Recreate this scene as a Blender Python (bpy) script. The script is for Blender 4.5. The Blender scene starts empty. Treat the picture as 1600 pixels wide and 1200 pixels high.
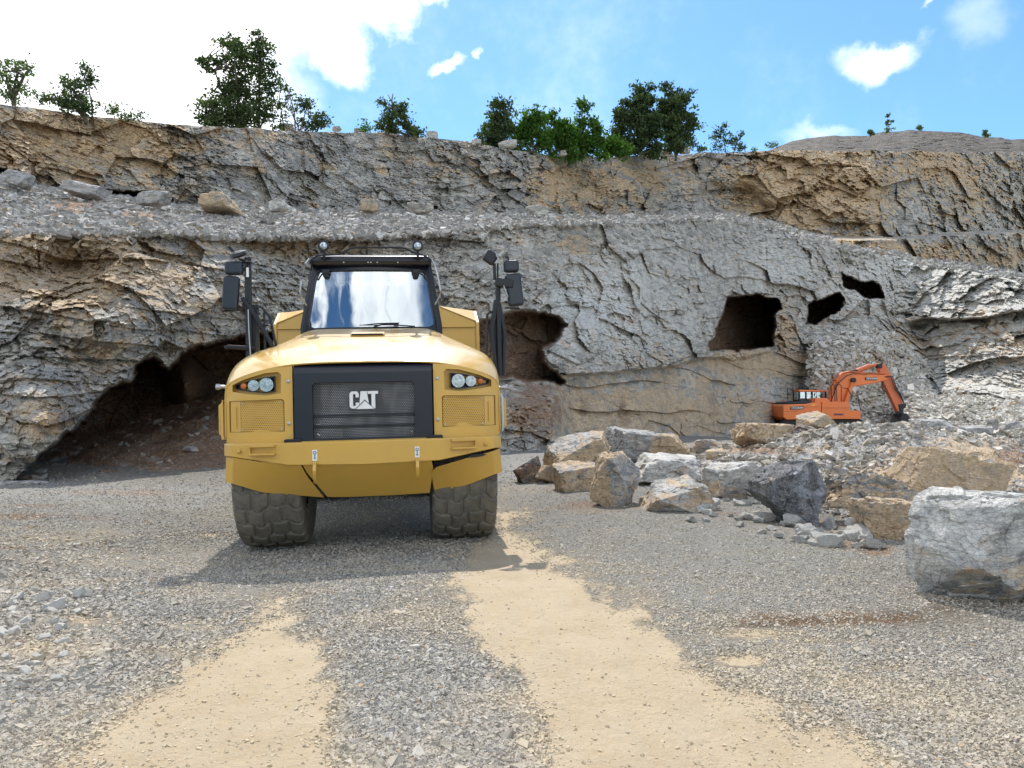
import bpy, bmesh, math, random
import numpy as np
from mathutils import Vector, Matrix
random.seed(7); RNG = np.random.default_rng(11)
SC = bpy.context.scene; COL = SC.collection
PI = math.pi
FPX = 1230.0; EYE = 1.6; PITCH = math.atan(28/1230.0)
CP, SP = math.cos(PITCH), math.sin(PITCH)
# ---------- where a point of the view lies at a given distance ----------
def at(px, py, Y):
    px = np.asarray(px, float); py = np.asarray(py, float); Y = np.asarray(Y, float)
    xc = (px-800)/FPX; yc = (600-py)/FPX
    dy = CP - yc*SP; dz = SP + yc*CP
    t = Y/dy
    return np.stack(np.broadcast_arrays(xc*t, Y, EYE+dz*t), -1)
def proj(P):
    x, y, z = P[..., 0], P[..., 1], P[..., 2]-EYE
    f = y*CP+z*SP; u = -y*SP+z*CP
    return 800+FPX*x/f, 600-FPX*u/f
# ---------- vectorised noise ----------
def hsh(i, j, k, s):
    i = i.astype(np.uint32); j = j.astype(np.uint32); k = k.astype(np.uint32)
    h = i*np.uint32(374761393) + j*np.uint32(668265263) + k*np.uint32(2147483647) + np.uint32((s*974634777) & 0xffffffff)
    h = (h ^ (h >> np.uint32(13)))*np.uint32(1274126177)
    h = (h ^ (h >> np.uint32(16)))*np.uint32(2246822519)
    h = h ^ (h >> np.uint32(15))
    return h.astype(np.float64)/4294967295.0
def vnoise(P, s=0):
    F = np.floor(P); f = P-F; f = f*f*(3-2*f)
    I = F.astype(np.int64)
    r = 0
    for a in (0, 1):
        wa = f[..., 0] if a else 1-f[..., 0]
        for b in (0, 1):
            wb = f[..., 1] if b else 1-f[..., 1]
            for c in (0, 1):
                wc = f[..., 2] if c else 1-f[..., 2]
                r = r + wa*wb*wc*hsh(I[..., 0]+a, I[..., 1]+b, I[..., 2]+c, s)
    return r*2-1
def fbm(P, o=4, s=0, g=.5):
    r = 0; a = 1; t = 0
    for k in range(o):
        r = r + a*vnoise(P*(2.03**k)+k*17.3, s+k); t += a; a *= g
    return r/t
def facets(P, s=0, tilt=.8, cheb=0, bias=(0, 0, 0)):
    """cellular facets: every cell is a tilted plane with its own offset, like fractured rock"""
    I = np.floor(P).astype(np.int64)
    best = np.full(P.shape[:-1], 1e9); bc = np.zeros(P.shape); bi = np.zeros(P.shape, np.int64)
    for a in (-1, 0, 1):
        for b in (-1, 0, 1):
            for c in (-1, 0, 1):
                i, j, k = I[..., 0]+a, I[..., 1]+b, I[..., 2]+c
                C = np.stack([i+hsh(i, j, k, s+1), j+hsh(i, j, k, s+2), k+hsh(i, j, k, s+3)], -1)
                d = ((C-P)**2).sum(-1) if not cheb else np.abs(C-P).max(-1); m = d < best
                best = np.where(m, d, best); bc[m] = C[m]; bi[m] = np.stack([i, j, k], -1)[m]
    i, j, k = bi[..., 0], bi[..., 1], bi[..., 2]
    o = hsh(i, j, k, s+4)*2-1
    D = P-bc
    g = np.stack([hsh(i, j, k, s+5), hsh(i, j, k, s+6), hsh(i, j, k, s+7)], -1)*2-1+np.array(bias)
    return o + tilt*(g*D).sum(-1), hsh(i, j, k, s+8)
def sst(a, b, x):
    t = np.clip((x-a)/(b-a), 0, 1); return t*t*(3-2*t)
def lerpk(keys, x):
    k = np.array(keys, float); return np.interp(x, k[:, 0], k[:, 1])
def sdf(poly, X, Y):
    """signed distance to a polygon, positive inside"""
    p = np.array(poly, float); d = np.full(X.shape, 1e9); ins = np.zeros(X.shape, bool)
    for (x0, y0), (x1, y1) in zip(p, np.roll(p, -1, 0)):
        ex, ey = x1-x0, y1-y0; t = np.clip(((X-x0)*ex+(Y-y0)*ey)/(ex*ex+ey*ey+1e-9), 0, 1)
        d = np.minimum(d, (X-x0-t*ex)**2+(Y-y0-t*ey)**2)
        c = (y0 > Y) != (y1 > Y)
        if ey != 0: ins ^= c & (X < (x1-x0)*(Y-y0)/ey+x0)
    d = np.sqrt(d); return np.where(ins, d, -d)
def blobs(lst, X, Y):
    r = np.zeros(X.shape)
    for cx, cy, rx, ry, w in lst:
        r = np.maximum(r, w*np.exp(-(((X-cx)/rx)**2+((Y-cy)/ry)**2)*.9))
    return r
# ---------- mesh and object helpers ----------
def new_mesh(name, V, F, mat=None, attrs=None, smooth=False, mats=None, midx=None):
    me = bpy.data.meshes.new(name)
    V = np.ascontiguousarray(V, np.float32).reshape(-1, 3); F = np.ascontiguousarray(F, np.int32)
    n = F.shape[1]
    me.vertices.add(len(V)); me.vertices.foreach_set('co', V.ravel())
    me.loops.add(F.size); me.loops.foreach_set('vertex_index', F.ravel())
    me.polygons.add(len(F)); me.polygons.foreach_set('loop_start', np.arange(0, F.size, n, dtype=np.int32))
    me.polygons.foreach_set('use_smooth', np.full(len(F), smooth, bool))
    me.update(calc_edges=True)
    for k, a in (attrs or {}).items():
        A = me.attributes.new(k, 'FLOAT', 'POINT'); A.data.foreach_set('value', np.ascontiguousarray(a, np.float32).ravel())
    if mat: me.materials.append(mat)
    for m in (mats or []): me.materials.append(m)
    if midx is not None: me.polygons.foreach_set('material_index', np.ascontiguousarray(midx, np.int32))
    return me
def link(name, me, parent=None, **props):
    o = bpy.data.objects.new(name, me); COL.objects.link(o)
    if parent: o.parent = parent
    tag(o, **props); return o
def tag(o, label=None, cat=None, group=None, kind=None):
    if label: o['label'] = label
    if cat: o['category'] = cat
    if group: o['group'] = group
    if kind: o['kind'] = kind
    return o
def empty(name, loc, rot=(0, 0, 0), **props):
    o = bpy.data.objects.new(name, None); o.empty_display_size = .2; COL.objects.link(o)
    o.location = loc; o.rotation_euler = rot; tag(o, **props); return o
def gridfaces(nr, nc, flip=False):
    i = np.arange(nr-1)[:, None]*nc+np.arange(nc-1)[None, :]
    f = np.stack([i, i+1, i+nc+1, i+nc], -1).reshape(-1, 4)
    return f[:, ::-1] if flip else f
# ---------- material helpers ----------
class NT:
    def __init__(s, name):
        s.m = bpy.data.materials.new(name); s.m.use_nodes = True; s.t = s.m.node_tree; s.t.nodes.clear()
        s.out = s.n('ShaderNodeOutputMaterial')
    def n(s, ty, **kw):
        nd = s.t.nodes.new(ty)
        for k, v in kw.items():
            setattr(nd, k, v)
        return nd
    def l(s, a, b): s.t.links.new(a, b)
    def put(s, sock, v):
        if hasattr(v, 'is_output') or isinstance(v, bpy.types.NodeSocket): s.l(v, sock)
        elif v is not None:
            if isinstance(v, (tuple, list)) and len(v) == 3 and sock.type == 'RGBA': v = (*v, 1)
            sock.default_value = v
    def math(s, op, a, b=None, c=None, clamp=False):
        nd = s.n('ShaderNodeMath', operation=op, use_clamp=clamp)
        s.put(nd.inputs[0], a)
        if b is not None: s.put(nd.inputs[1], b)
        if c is not None: s.put(nd.inputs[2], c)
        return nd.outputs[0]
    def mix(s, f, a, b, blend='MIX'):
        nd = s.n('ShaderNodeMix', data_type='RGBA', blend_type=blend); nd.clamp_factor = True
        s.put(nd.inputs[0], f); s.put(nd.inputs[6], a); s.put(nd.inputs[7], b); return nd.outputs[2]
    def ramp(s, f, a, b, lo=0., hi=1.):
        nd = s.n('ShaderNodeMapRange', interpolation_type='SMOOTHSTEP')
        s.put(nd.inputs[0], f); s.put(nd.inputs[1], a); s.put(nd.inputs[2], b); s.put(nd.inputs[3], lo); s.put(nd.inputs[4], hi)
        return nd.outputs[0]
    def coord(s, scale=(1, 1, 1), rot=(0, 0, 0), gen='Object'):
        tc = s.n('ShaderNodeTexCoord'); mp = s.n('ShaderNodeMapping'); s.l(tc.outputs[gen], mp.inputs[0])
        mp.inputs['Scale'].default_value = scale; mp.inputs['Rotation'].default_value = rot; return mp.outputs[0]
    def noise(s, v, scale, detail=4, rough=.55, dist=0., out=0):
        nd = s.n('ShaderNodeTexNoise'); s.l(v, nd.inputs['Vector']); nd.inputs['Scale'].default_value = scale
        nd.inputs['Detail'].default_value = detail; nd.inputs['Roughness'].default_value = rough
        nd.inputs['Distortion'].default_value = dist; return nd.outputs[out]
    def voro(s, v, scale, feature='F1', out='Distance', rnd=1.):
        nd = s.n('ShaderNodeTexVoronoi', feature=feature); s.l(v, nd.inputs['Vector']); nd.inputs['Scale'].default_value = scale
        nd.inputs['Randomness'].default_value = rnd; return nd.outputs[out]
    def attr(s, name):
        return s.n('ShaderNodeAttribute', attribute_name=name).outputs['Fac']
    def bump(s, h, dist, strength=1., normal=None):
        nd = s.n('ShaderNodeBump'); s.l(h, nd.inputs['Height']); nd.inputs['Distance'].default_value = dist
        nd.inputs['Strength'].default_value = strength
        if normal is not None: s.l(normal, nd.inputs['Normal'])
        return nd.outputs[0]
    def pbr(s, col, rough=.5, metal=0., normal=None, **kw):
        b = s.n('ShaderNodeBsdfPrincipled'); s.put(b.inputs['Base Color'], col); s.put(b.inputs['Roughness'], rough); s.put(b.inputs['Metallic'], metal)
        if normal is not None: s.l(normal, b.inputs['Normal'])
        for k, v in kw.items(): s.put(b.inputs[k.replace('_', ' ')], v)
        s.l(b.outputs[0], s.out.inputs[0]); return b
def simple(name, col, rough=.5, metal=0., var=.12, vscale=6., bump=0., bscale=40., **kw):
    t = NT(name); c = t.coord()
    nz = t.noise(c, vscale, 5)
    cc = t.mix(t.ramp(nz, .3, .7), tuple(x*(1-var) for x in col), tuple(min(1, x*(1+var)) for x in col))
    nm = t.bump(t.noise(c, bscale, 3), bump) if bump else None
    t.pbr(cc, t.ramp(nz, .3, .7, max(.02, rough-.06), rough+.06), metal, nm, **kw); return t.m
# ---------- camera ----------
cam = bpy.data.cameras.new('camera'); cam.sensor_width = 36; cam.lens = 36*FPX/1600; cam.clip_end = 3000; cam.clip_start = .05
co = bpy.data.objects.new('camera', cam); COL.objects.link(co); co.location = (0, 0, EYE)
co.rotation_euler = (PI/2+PITCH, 0, 0); SC.camera = co
# ---------- light ----------
SUN_EL = math.radians(55); SUN_AZ = math.radians(-6)     # azimuth from +Y, negative to the left
sd = Vector((math.sin(SUN_AZ)*math.cos(SUN_EL), math.cos(SUN_AZ)*math.cos(SUN_EL), math.sin(SUN_EL)))
sun = bpy.data.lights.new('sun', 'SUN'); sun.energy = 3.6; sun.angle = math.radians(.53); sun.color = (1, .955, .88)
so = bpy.data.objects.new('sun', sun); COL.objects.link(so); so.rotation_euler = (-sd).to_track_quat('-Z', 'Y').to_euler(); so.location = (0, 0, 60)
W = bpy.data.worlds.new('World'); SC.world = W; W.use_nodes = True
def build_world():
    t = NT.__new__(NT); t.t = W.node_tree; t.t.nodes.clear(); t.out = t.n('ShaderNodeOutputWorld')
    sky = t.n('ShaderNodeTexSky', sky_type='NISHITA'); sky.sun_disc = False; sky.sun_elevation = SUN_EL
    sky.sun_rotation = SUN_AZ; sky.altitude = 400; sky.air_density = 1.0; sky.dust_density = .6; sky.ozone_density = 1.6
    tc = t.n('ShaderNodeTexCoord'); d = tc.outputs['Generated']
    nz = t.n('ShaderNodeTexNoise'); t.l(d, nz.inputs['Vector']); nz.inputs['Scale'].default_value = 7; nz.inputs['Detail'].default_value = 8; nz.inputs['Roughness'].default_value = .62
    sub = t.n('ShaderNodeVectorMath', operation='SUBTRACT'); t.l(nz.outputs['Color'], sub.inputs[0]); sub.inputs[1].default_value = (.5, .5, .5)
    mul = t.n('ShaderNodeVectorMath', operation='MULTIPLY_ADD'); t.l(sub.outputs[0], mul.inputs[0]); mul.inputs[1].default_value = (.13,)*3; t.l(d, mul.inputs[2])
    nrm = t.n('ShaderNodeVectorMath', operation='NORMALIZE'); t.l(mul.outputs[0], nrm.inputs[0])
    sp = t.n('ShaderNodeSeparateXYZ'); t.l(nrm.outputs[0], sp.inputs[0])
    az = t.math('MULTIPLY', t.math('ARCTAN2', sp.outputs[0], sp.outputs[1]), 57.2958)
    el = t.math('MULTIPLY', t.math('ARCSINE', sp.outputs[2]), 57.2958)
    # clouds: azimuth, elevation, half sizes in degrees, softness, strength
    C = [(-62, 33, 36, 16, .25, 1), (-35, 20, 20, 14, .16, 1), (-27, 27, 15, 6, .25, 1), (-20, 27, 9.5, 4.0, .3, 1), (-12.7, 24.2, 1.9, 2.0, .6, .95), (-10, 27.5, 2.8, 2.0, .5, 1), (-40, 40, 40, 16, .3, 1),
         (-27, 20, 10.5, 8, .3, 1), (-4.9, 23.1, 1.6, .55, .9, .95), (-1.5, 23.3, .6, .35, .9, .6), (-6.2, 27.8, 1.3, .6, .8, .85),
         (25.0, 22.0, 2.6, .95, .9, 1), (26.4, 22.5, 1.4, .8, .8, .6), (31.2, 22.3, 1.6, 1.3, 1., .22), (28.7, 24.6, .9, .3, .9, .5), (21.5, 17.8, 2.6, .55, 1, .35), (160, 37, 10, 13, .5, 1), (176, 24, 12, 6, .6, .8)]
    m = None
    for a, e, ra, re, soft, w in C:
        da = t.math('DIVIDE', t.math('SUBTRACT', az, float(a)), float(ra)); de = t.math('DIVIDE', t.math('SUBTRACT', el, float(e)), float(re))
        r = t.math('SQRT', t.math('ADD', t.math('MULTIPLY', da, da), t.math('MULTIPLY', de, de)))
        v = t.ramp(r, 1+soft*.5, 1-soft, 0., w)
        m = v if m is None else t.math('MAXIMUM', m, v)
    # unseen broken cloud behind the viewer, added for windscreen reflections and fill light
    n2 = t.n('ShaderNodeTexNoise'); t.l(d, n2.inputs['Vector']); n2.inputs['Scale'].default_value = 2.6; n2.inputs['Detail'].default_value = 7; n2.inputs['Roughness'].default_value = .6
    sp0 = t.n('ShaderNodeSeparateXYZ'); t.l(d, sp0.inputs[0])
    back = t.ramp(sp0.outputs[1], .1, -.25)
    rest = t.math('MULTIPLY', t.ramp(n2.outputs[0], .47, .58), back)
    m = t.math('MAXIMUM', m, rest)
    # thin veil
    veil = t.math('MULTIPLY', t.ramp(t.noise(d, 3.1, 6, .7), .45, .8), .2)
    m = t.math('MAXIMUM', m, veil)
    n3 = t.noise(d, 5, 6, .6)
    cc = t.mix(t.ramp(n3, .3, .7), (7.6, 7.9, 8.3), (11.5, 11.4, 11.2))
    colr = t.mix(m, t.mix(1., sky.outputs[0], (.56, .82, .96), 'MULTIPLY'), cc)
    bg = t.n('ShaderNodeBackground'); t.l(colr, bg.inputs[0]); bg.inputs[1].default_value = .15
    t.l(bg.outputs[0], t.out.inputs[0])
build_world()
SC.view_settings.view_transform = 'Standard'; SC.view_settings.look = 'None'; SC.view_settings.gamma = 1; SC.view_settings.exposure = .47
SC.render.engine = 'CYCLES'
# ================= materials of rock and ground =================
def rock_material(name, grey=(.46, .43, .375), pale=(.72, .70, .645), och=(.60, .43, .255), rust=(.25, .14, .075), scale=1., wet=0.):
    t = NT(name); c = t.coord(); ca = t.coord(scale=(1, 1, 2.6), rot=(.12, .1, 0))
    n1 = t.noise(ca, 1.3*scale, 7, .65, .25); n2 = t.noise(c, 9*scale, 6, .7); n3 = t.noise(ca, .45*scale, 6, .6, 1.)
    vc = t.voro(ca, 2.1*scale, out='Color'); sep = t.n('ShaderNodeSeparateColor'); t.l(vc, sep.inputs[0]); v1 = sep.outputs[0]
    base = t.mix(t.ramp(t.math('ADD', t.math('MULTIPLY', n2, .6), t.math('MULTIPLY', v1, .4)), .3, .68), tuple(x*.62 for x in grey), tuple(x*1.35 for x in grey))
    base = t.mix(t.ramp(n1, .45, .65, 0., .35), base, (.30, .30, .305))
    pf = t.math('ADD', t.attr('pale'), t.math('MULTIPLY', t.math('SUBTRACT', n1, .5), 1.3))
    base = t.mix(t.ramp(pf, .22, .75), base, t.mix(t.ramp(n2, .35, .65), tuple(x*.7 for x in pale), tuple(x*1.08 for x in pale)))
    of = t.math('ADD', t.attr('och'), t.math('MULTIPLY', t.math('ADD', t.math('SUBTRACT', n3, .5), t.math('MULTIPLY', t.math('SUBTRACT', v1, .5), .35)), 1.4))
    oc = t.mix(t.ramp(n2, .3, .7), tuple(x*.7 for x in och), tuple(min(1, x*1.25) for x in och))
    oc = t.mix(t.ramp(n1, .35, .7, 0., .6), oc, tuple(x*.55+.04 for x in och))
    base = t.mix(t.ramp(of, .24, .6, 0., .9), base, oc)
    rf = t.math('ADD', t.attr('rust'), t.math('MULTIPLY', t.math('SUBTRACT', n1, .5), 1.1))
    base = t.mix(t.ramp(rf, .35, .75, 0., .92), base, t.mix(n2, tuple(x*.6 for x in rust), tuple(x*1.5 for x in rust)))
    n4 = t.noise(t.coord(scale=(1, 1, 1.6), rot=(.3, .1, .4)), .9*scale, 6, .68, .8); base = t.mix(t.ramp(n4, .53, .68, 0., .42), base, tuple(x*.52 for x in (grey[0]*.94, grey[1], grey[2]*1.12)))
    base = t.mix(t.ramp(n4, .44, .34, 0., .55), base, (och[0]*.9, och[1]*.93, och[2]*1.1))
    stk = t.noise(t.coord(scale=(1, 1, .13)), 1.7*scale, 6, .6); base = t.mix(t.ramp(stk, .5, .72, 0., .5), base, tuple(x*.5 for x in (grey[0]*1.05, grey[1], grey[2]*.92)))
    base = t.mix(t.ramp(stk, .42, .3, 0., .3), base, pale)
    # veins of calcite and dirty joints
    cr = t.voro(ca, 3.4*scale, 'DISTANCE_TO_EDGE'); cr2 = t.voro(c, 11*scale, 'DISTANCE_TO_EDGE')
    vn = t.noise(t.coord(scale=(1, 1, .5), rot=(.5, .9, .2)), 2.3*scale, 6, .6, 2.5); vein = t.ramp(vn, .495, .515, 0., 1.)
    vein = t.math('MULTIPLY', vein, t.ramp(vn, .535, .515, 0., .5))
    base = t.mix(vein, base, (.62, .6, .56))
    base = t.mix(t.ramp(cr, .0, .03, .35, 0.), base, tuple(x*.35 for x in grey))
    h = t.math('ADD', t.math('MULTIPLY', n1, 1.), t.math('MULTIPLY', n2, .35))
    h = t.math('ADD', h, t.math('MULTIPLY', t.ramp(cr, 0., .08), .25)); h = t.math('ADD', h, t.math('MULTIPLY', t.ramp(cr2, 0., .12), .09))
    h = t.math('ADD', h, t.math('MULTIPLY', v1, .25))
    nm = t.bump(h, .13/scale, .7); nm = t.bump(t.noise(c, 34*scale, 5, .7), .022/scale, .8, nm)
    t.pbr(base, .88 if not wet else .6, 0., nm, Specular_IOR_Level=.25); return t.m
M = {}
M['rock'] = rock_material('limestone')
M['rock_far'] = rock_material('weathered_limestone', grey=(.46, .43, .375), och=(.68, .47, .25), scale=.55)
M['rock_dark'] = rock_material('dark_limestone', grey=(.12, .12, .125), pale=(.40, .42, .46), scale=3.2)
M['rock_small'] = rock_material('boulder_limestone', grey=(.35, .34, .325), scale=3.2)
def ground_material():
    t = NT('quarry_floor'); c = t.coord()
    s = t.attr('sand'); w = t.attr('wet'); ru = t.attr('rust'); pa = t.attr('pale')
    n1 = t.noise(c, 2.2, 8, .65); n2 = t.noise(c, 22, 6, .7); n3 = t.noise(c, 90, 4, .7); n0 = t.noise(c, .35, 5, .6)
    vd = t.voro(c, 55); vs = t.n('ShaderNodeSeparateColor'); t.l(t.voro(c, 55, out='Color'), vs.inputs[0]); vf = t.voro(c, 17)
    vs2 = t.n('ShaderNodeSeparateColor'); t.l(t.voro(c, 21, out='Color'), vs2.inputs[0])
    g = t.mix(t.math('ADD', t.math('MULTIPLY', vs.outputs[0], .5), t.math('MULTIPLY', vs2.outputs[1], .5)), (.185, .175, .155), (.385, .37, .335))
    g = t.mix(t.ramp(n1, .4, .65, 0., .45), g, (.33, .29, .225))
    sand = t.mix(t.ramp(n1, .35, .65), (.42, .32, .20), (.475, .375, .25))
    trk = t.noise(t.coord(scale=(5.5, .9, 1), rot=(0, 0, math.radians(-27))), 1.6, 5, .6); sand = t.mix(t.ramp(trk, .42, .66, 0., .35), sand, (.40, .335, .25))
    sand = t.mix(t.ramp(n2, .3, .75, 0., .4), sand, (.50, .42, .30)); sand = t.mix(t.ramp(n3, .52, .8, 0., .35), sand, (.34, .29, .22))
    sf = t.math('ADD', s, t.math('MULTIPLY', t.math('ADD', t.math('SUBTRACT', n2, .5), t.math('SUBTRACT', n1, .5)), .75))
    f = t.ramp(sf, .27, .73)
    b = t.mix(f, g, sand)
    b = t.mix(t.ramp(t.math('ADD', ru, t.math('MULTIPLY', t.math('SUBTRACT', n2, .5), .9)), .35, .7, 0., .85), b, (.30, .16, .075))
    b = t.mix(pa, b, (.50, .485, .46))
    b = t.mix(t.math('MULTIPLY', w, .75), b, (.14, .09, .045))
    h = t.math('ADD', t.math('MULTIPLY', vd, t.ramp(f, 0., 1., -1.4, -.12)), t.math('MULTIPLY', n2, .9))
    h = t.math('ADD', h, t.math('MULTIPLY', n3, .25))
    nm = t.bump(h, .03, .9)
    t.pbr(b, t.ramp(w, .3, .9, .92, .25), 0., nm, Specular_IOR_Level=.25); return t.m
M['ground'] = ground_material()
def stone_material(name, a, b, c3, rust=(.36, .25, .15), rp=.022):
    t = NT(name); c = t.coord(); r = t.attr('rnd'); n = t.noise(c, 38, 4, .6)
    k = t.mix(r, a, b); k = t.mix(t.ramp(r, .86, .9), k, c3); k = t.mix(t.ramp(r, 1-rp-.01, 1-rp), k, rust)
    k = t.mix(t.ramp(n, .4, .7, 0., .4), k, tuple(x*.5 for x in a))
    k = t.mix(t.attr('dust'), k, (.52, .42, .28))
    t.pbr(k, .85, 0., t.bump(n, .006, .6), Specular_IOR_Level=.3); return t.m
M['gravel'] = stone_material('crushed_limestone', (.24, .228, .205), (.37, .352, .32), (.46, .44, .41), rp=.008)
M['talus'] = stone_material('talus_limestone', (.48, .455, .41), (.72, .69, .63), (.78, .76, .72))
M['scree'] = stone_material('scree_limestone', (.19, .182, .17), (.44, .425, .40), (.6, .58, .55))
# ================= the quarry floor =================
def gz(x, y):
    """height of the quarry floor"""
    x = np.asarray(x, float); y = np.asarray(y, float)
    z = -.105*sst(0, -3.4, x)*sst(4.5, 7.5, y)*sst(15, 11, y) + .0
    z = z - .45*sst(26, 46, y)*sst(6, 14, x) - .15*sst(6.5, 9.3, y)*sst(24, 19, y)*sst(1.8, -.4, x)*sst(-6.5, -3.6, x)
    P = np.stack([x, y, 0*x], -1)
    z = z + .035*fbm(P*.55, 3, 5)*sst(60, 20, y)+.012*fbm(P*3.1, 3, 9)*sst(30, 12, y)
    # wheel tracks are pressed in a little
    return z
SANDR = [(745, 850), (790, 822), (830, 845), (905, 910), (1000, 985), (1120, 1065), (1290, 1150), (1480, 1230), (1560, 1330), (860, 1330), (880, 1230), (840, 1110), (775, 985), (715, 905)]
SANDL = [(412, 950), (456, 950), (476, 1005), (505, 1060), (520, 1110), (510, 1230), (500, 1330), (-30, 1330), (95, 1210), (200, 1105), (250, 1075), (335, 1030)]
def ground_attr(px, py, P):
    n = fbm(P*1.2, 4, 31)*1.; n2 = fbm(P*.5, 3, 77)+.22*sst(850, 1000, px)
    n9 = fbm(P*np.array([9., 3.5, 1]), 3, 131); sR = sst(-72, 42, sdf(SANDR, px, py)+n*30+n9*30); sL = sst(-72, 52, sdf(SANDL, px, py)+n*40+n9*34)
    s = np.maximum(sR, sL)
    s = np.maximum(s, blobs([(400, 905, 90, 20, .55), (440, 930, 60, 40, .5), (560, 880, 120, 15, .3), (1180, 990, 110, 14, .5), (1150, 1030, 60, 14, .75), (1010, 905, 60, 10, .4), (1100, 925, 50, 8, .4), (1290, 1000, 70, 10, .5), (1380, 1040, 60, 12, .55), (1050, 1040, 60, 18, .6), (1420, 1090, 90, 30, .4), (1550, 1120, 70, 30, .4),
        (60, 1010, 90, 30, .55), (130, 960, 60, 18, .6), (180, 850, 150, 14, .45), (320, 835, 70, 8, .5), (300, 965, 50, 8, .45), (80, 880, 90, 14, .35), (250, 1010, 70, 12, .5)], px, py)*(1+n))
    s = np.maximum(s, .42*sst(.15, .55, n2))
    ru = blobs([(70, 808, 130, 8, .7), (60, 790, 90, 6, .5), (20, 855, 60, 6, .45), (1500, 1108, 40, 9, .9), (1380, 1020, 90, 10, .35), (1200, 870, 90, 8, .35), (1050, 880, 60, 6, .3), (1250, 1040, 60, 7, .3), (1475, 1005, 30, 7, .5), (1330, 850, 60, 14, .7), (1130, 800, 70, 12, .55), (930, 800, 70, 8, .5), (1300, 966, 150, 12, 1.1),(1370, 860, 40, 14, .8), (950, 790, 150, 14, .5), (240, 905, 40, 5, .6), (200, 770, 130, 8, .7)], px, py)*(1+n*.7)
    we = blobs([(1300, 968, 120, 10, 1.), (1420, 964, 80, 15, 1.), (1200, 975, 70, 6, .8), (1500, 952, 90, 22, 1.)], px, py)*np.clip(1+n*1.2, 0, 1.6)
    pale = blobs([(150, 770, 260, 16, .5), (820, 735, 60, 30, .5), (900, 700, 120, 12, .4), (250, 790, 120, 7, .4)], px, py)
    return np.clip(s, 0, 1), np.clip(ru, 0, 1), np.clip(we, 0, 1), np.clip(pale, 0, .8)
def build_ground():
    pys = np.concatenate([np.linspace(1245, 900, 230), np.linspace(898, 700, 170)[0:], np.linspace(698, 650, 40)])
    ys = EYE*FPX/(pys-628)
    ys = np.concatenate([[-900, -200, -60, -20, -8, -3, 0, 1.2, 2.2, 2.8], ys, [110, 150, 260, 900]])
    s = np.concatenate([[-60, -15, -4, -1.6], np.linspace(-.8, .8, 520), [1.6, 4, 15, 60]])
    Y, S = np.meshgrid(ys, s, indexing='ij'); X = S*np.maximum(Y, 3.1)
    far = np.abs(Y) > 100
    Z = gz(X, Y)
    V = np.stack([X, Y, Z], -1); px, py = proj(np.stack([X, np.maximum(Y, 2.5), Z], -1))
    a, b, c, d = ground_attr(px, py, V)
    V[..., 2] -= .010*a*(Y > 2)
    me = new_mesh('ground', V, gridfaces(*X.shape), M['ground'], {'sand': a, 'rust': b, 'wet': c, 'pale': d}, True)
    link('ground', me, kind='structure')
build_ground()
# ================= loose stones as one mass =================
CUBE = np.array([[-1, -1, -1], [1, -1, -1], [1, 1, -1], [-1, 1, -1], [-1, -1, 1], [1, -1, 1], [1, 1, 1], [-1, 1, 1]], float)*.5
CF = np.array([[0, 3, 2, 1], [4, 5, 6, 7], [0, 1, 5, 4], [1, 2, 6, 5], [2, 3, 7, 6], [3, 0, 4, 7]])
def stones_mesh(name, P, size, mat, dust=None, flat=.6):
    n = len(P)
    V = CUBE[None]+RNG.uniform(-.26, .26, (n, 8, 3))
    V = V*np.stack([RNG.uniform(.7, 1.35, n), RNG.uniform(.6, 1.1, n), RNG.uniform(flat*.6, flat*1.2, n)], -1)[:, None]
    a = RNG.uniform(0, 2*PI, n); b = RNG.normal(0, .42, n); c = RNG.normal(0, .42, n)
    def rot(V, ang, i, j):
        ca, sa = np.cos(ang)[:, None], np.sin(ang)[:, None]; W_ = V.copy()
        W_[..., i] = V[..., i]*ca-V[..., j]*sa; W_[..., j] = V[..., i]*sa+V[..., j]*ca; return W_
    V = rot(rot(rot(V, b, 0, 2), c, 1, 2), a, 0, 1)
    V = V*size[:, None, None]+P[:, None]
    F = (np.arange(n)[:, None, None]*8+CF[None]).reshape(-1, 4)
    r = np.repeat(RNG.uniform(0, 1, n), 8); d = np.repeat(dust if dust is not None else np.zeros(n), 8)
    return new_mesh(name, V.reshape(-1, 3), F, mat, {'rnd': r, 'dust': d})
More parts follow.
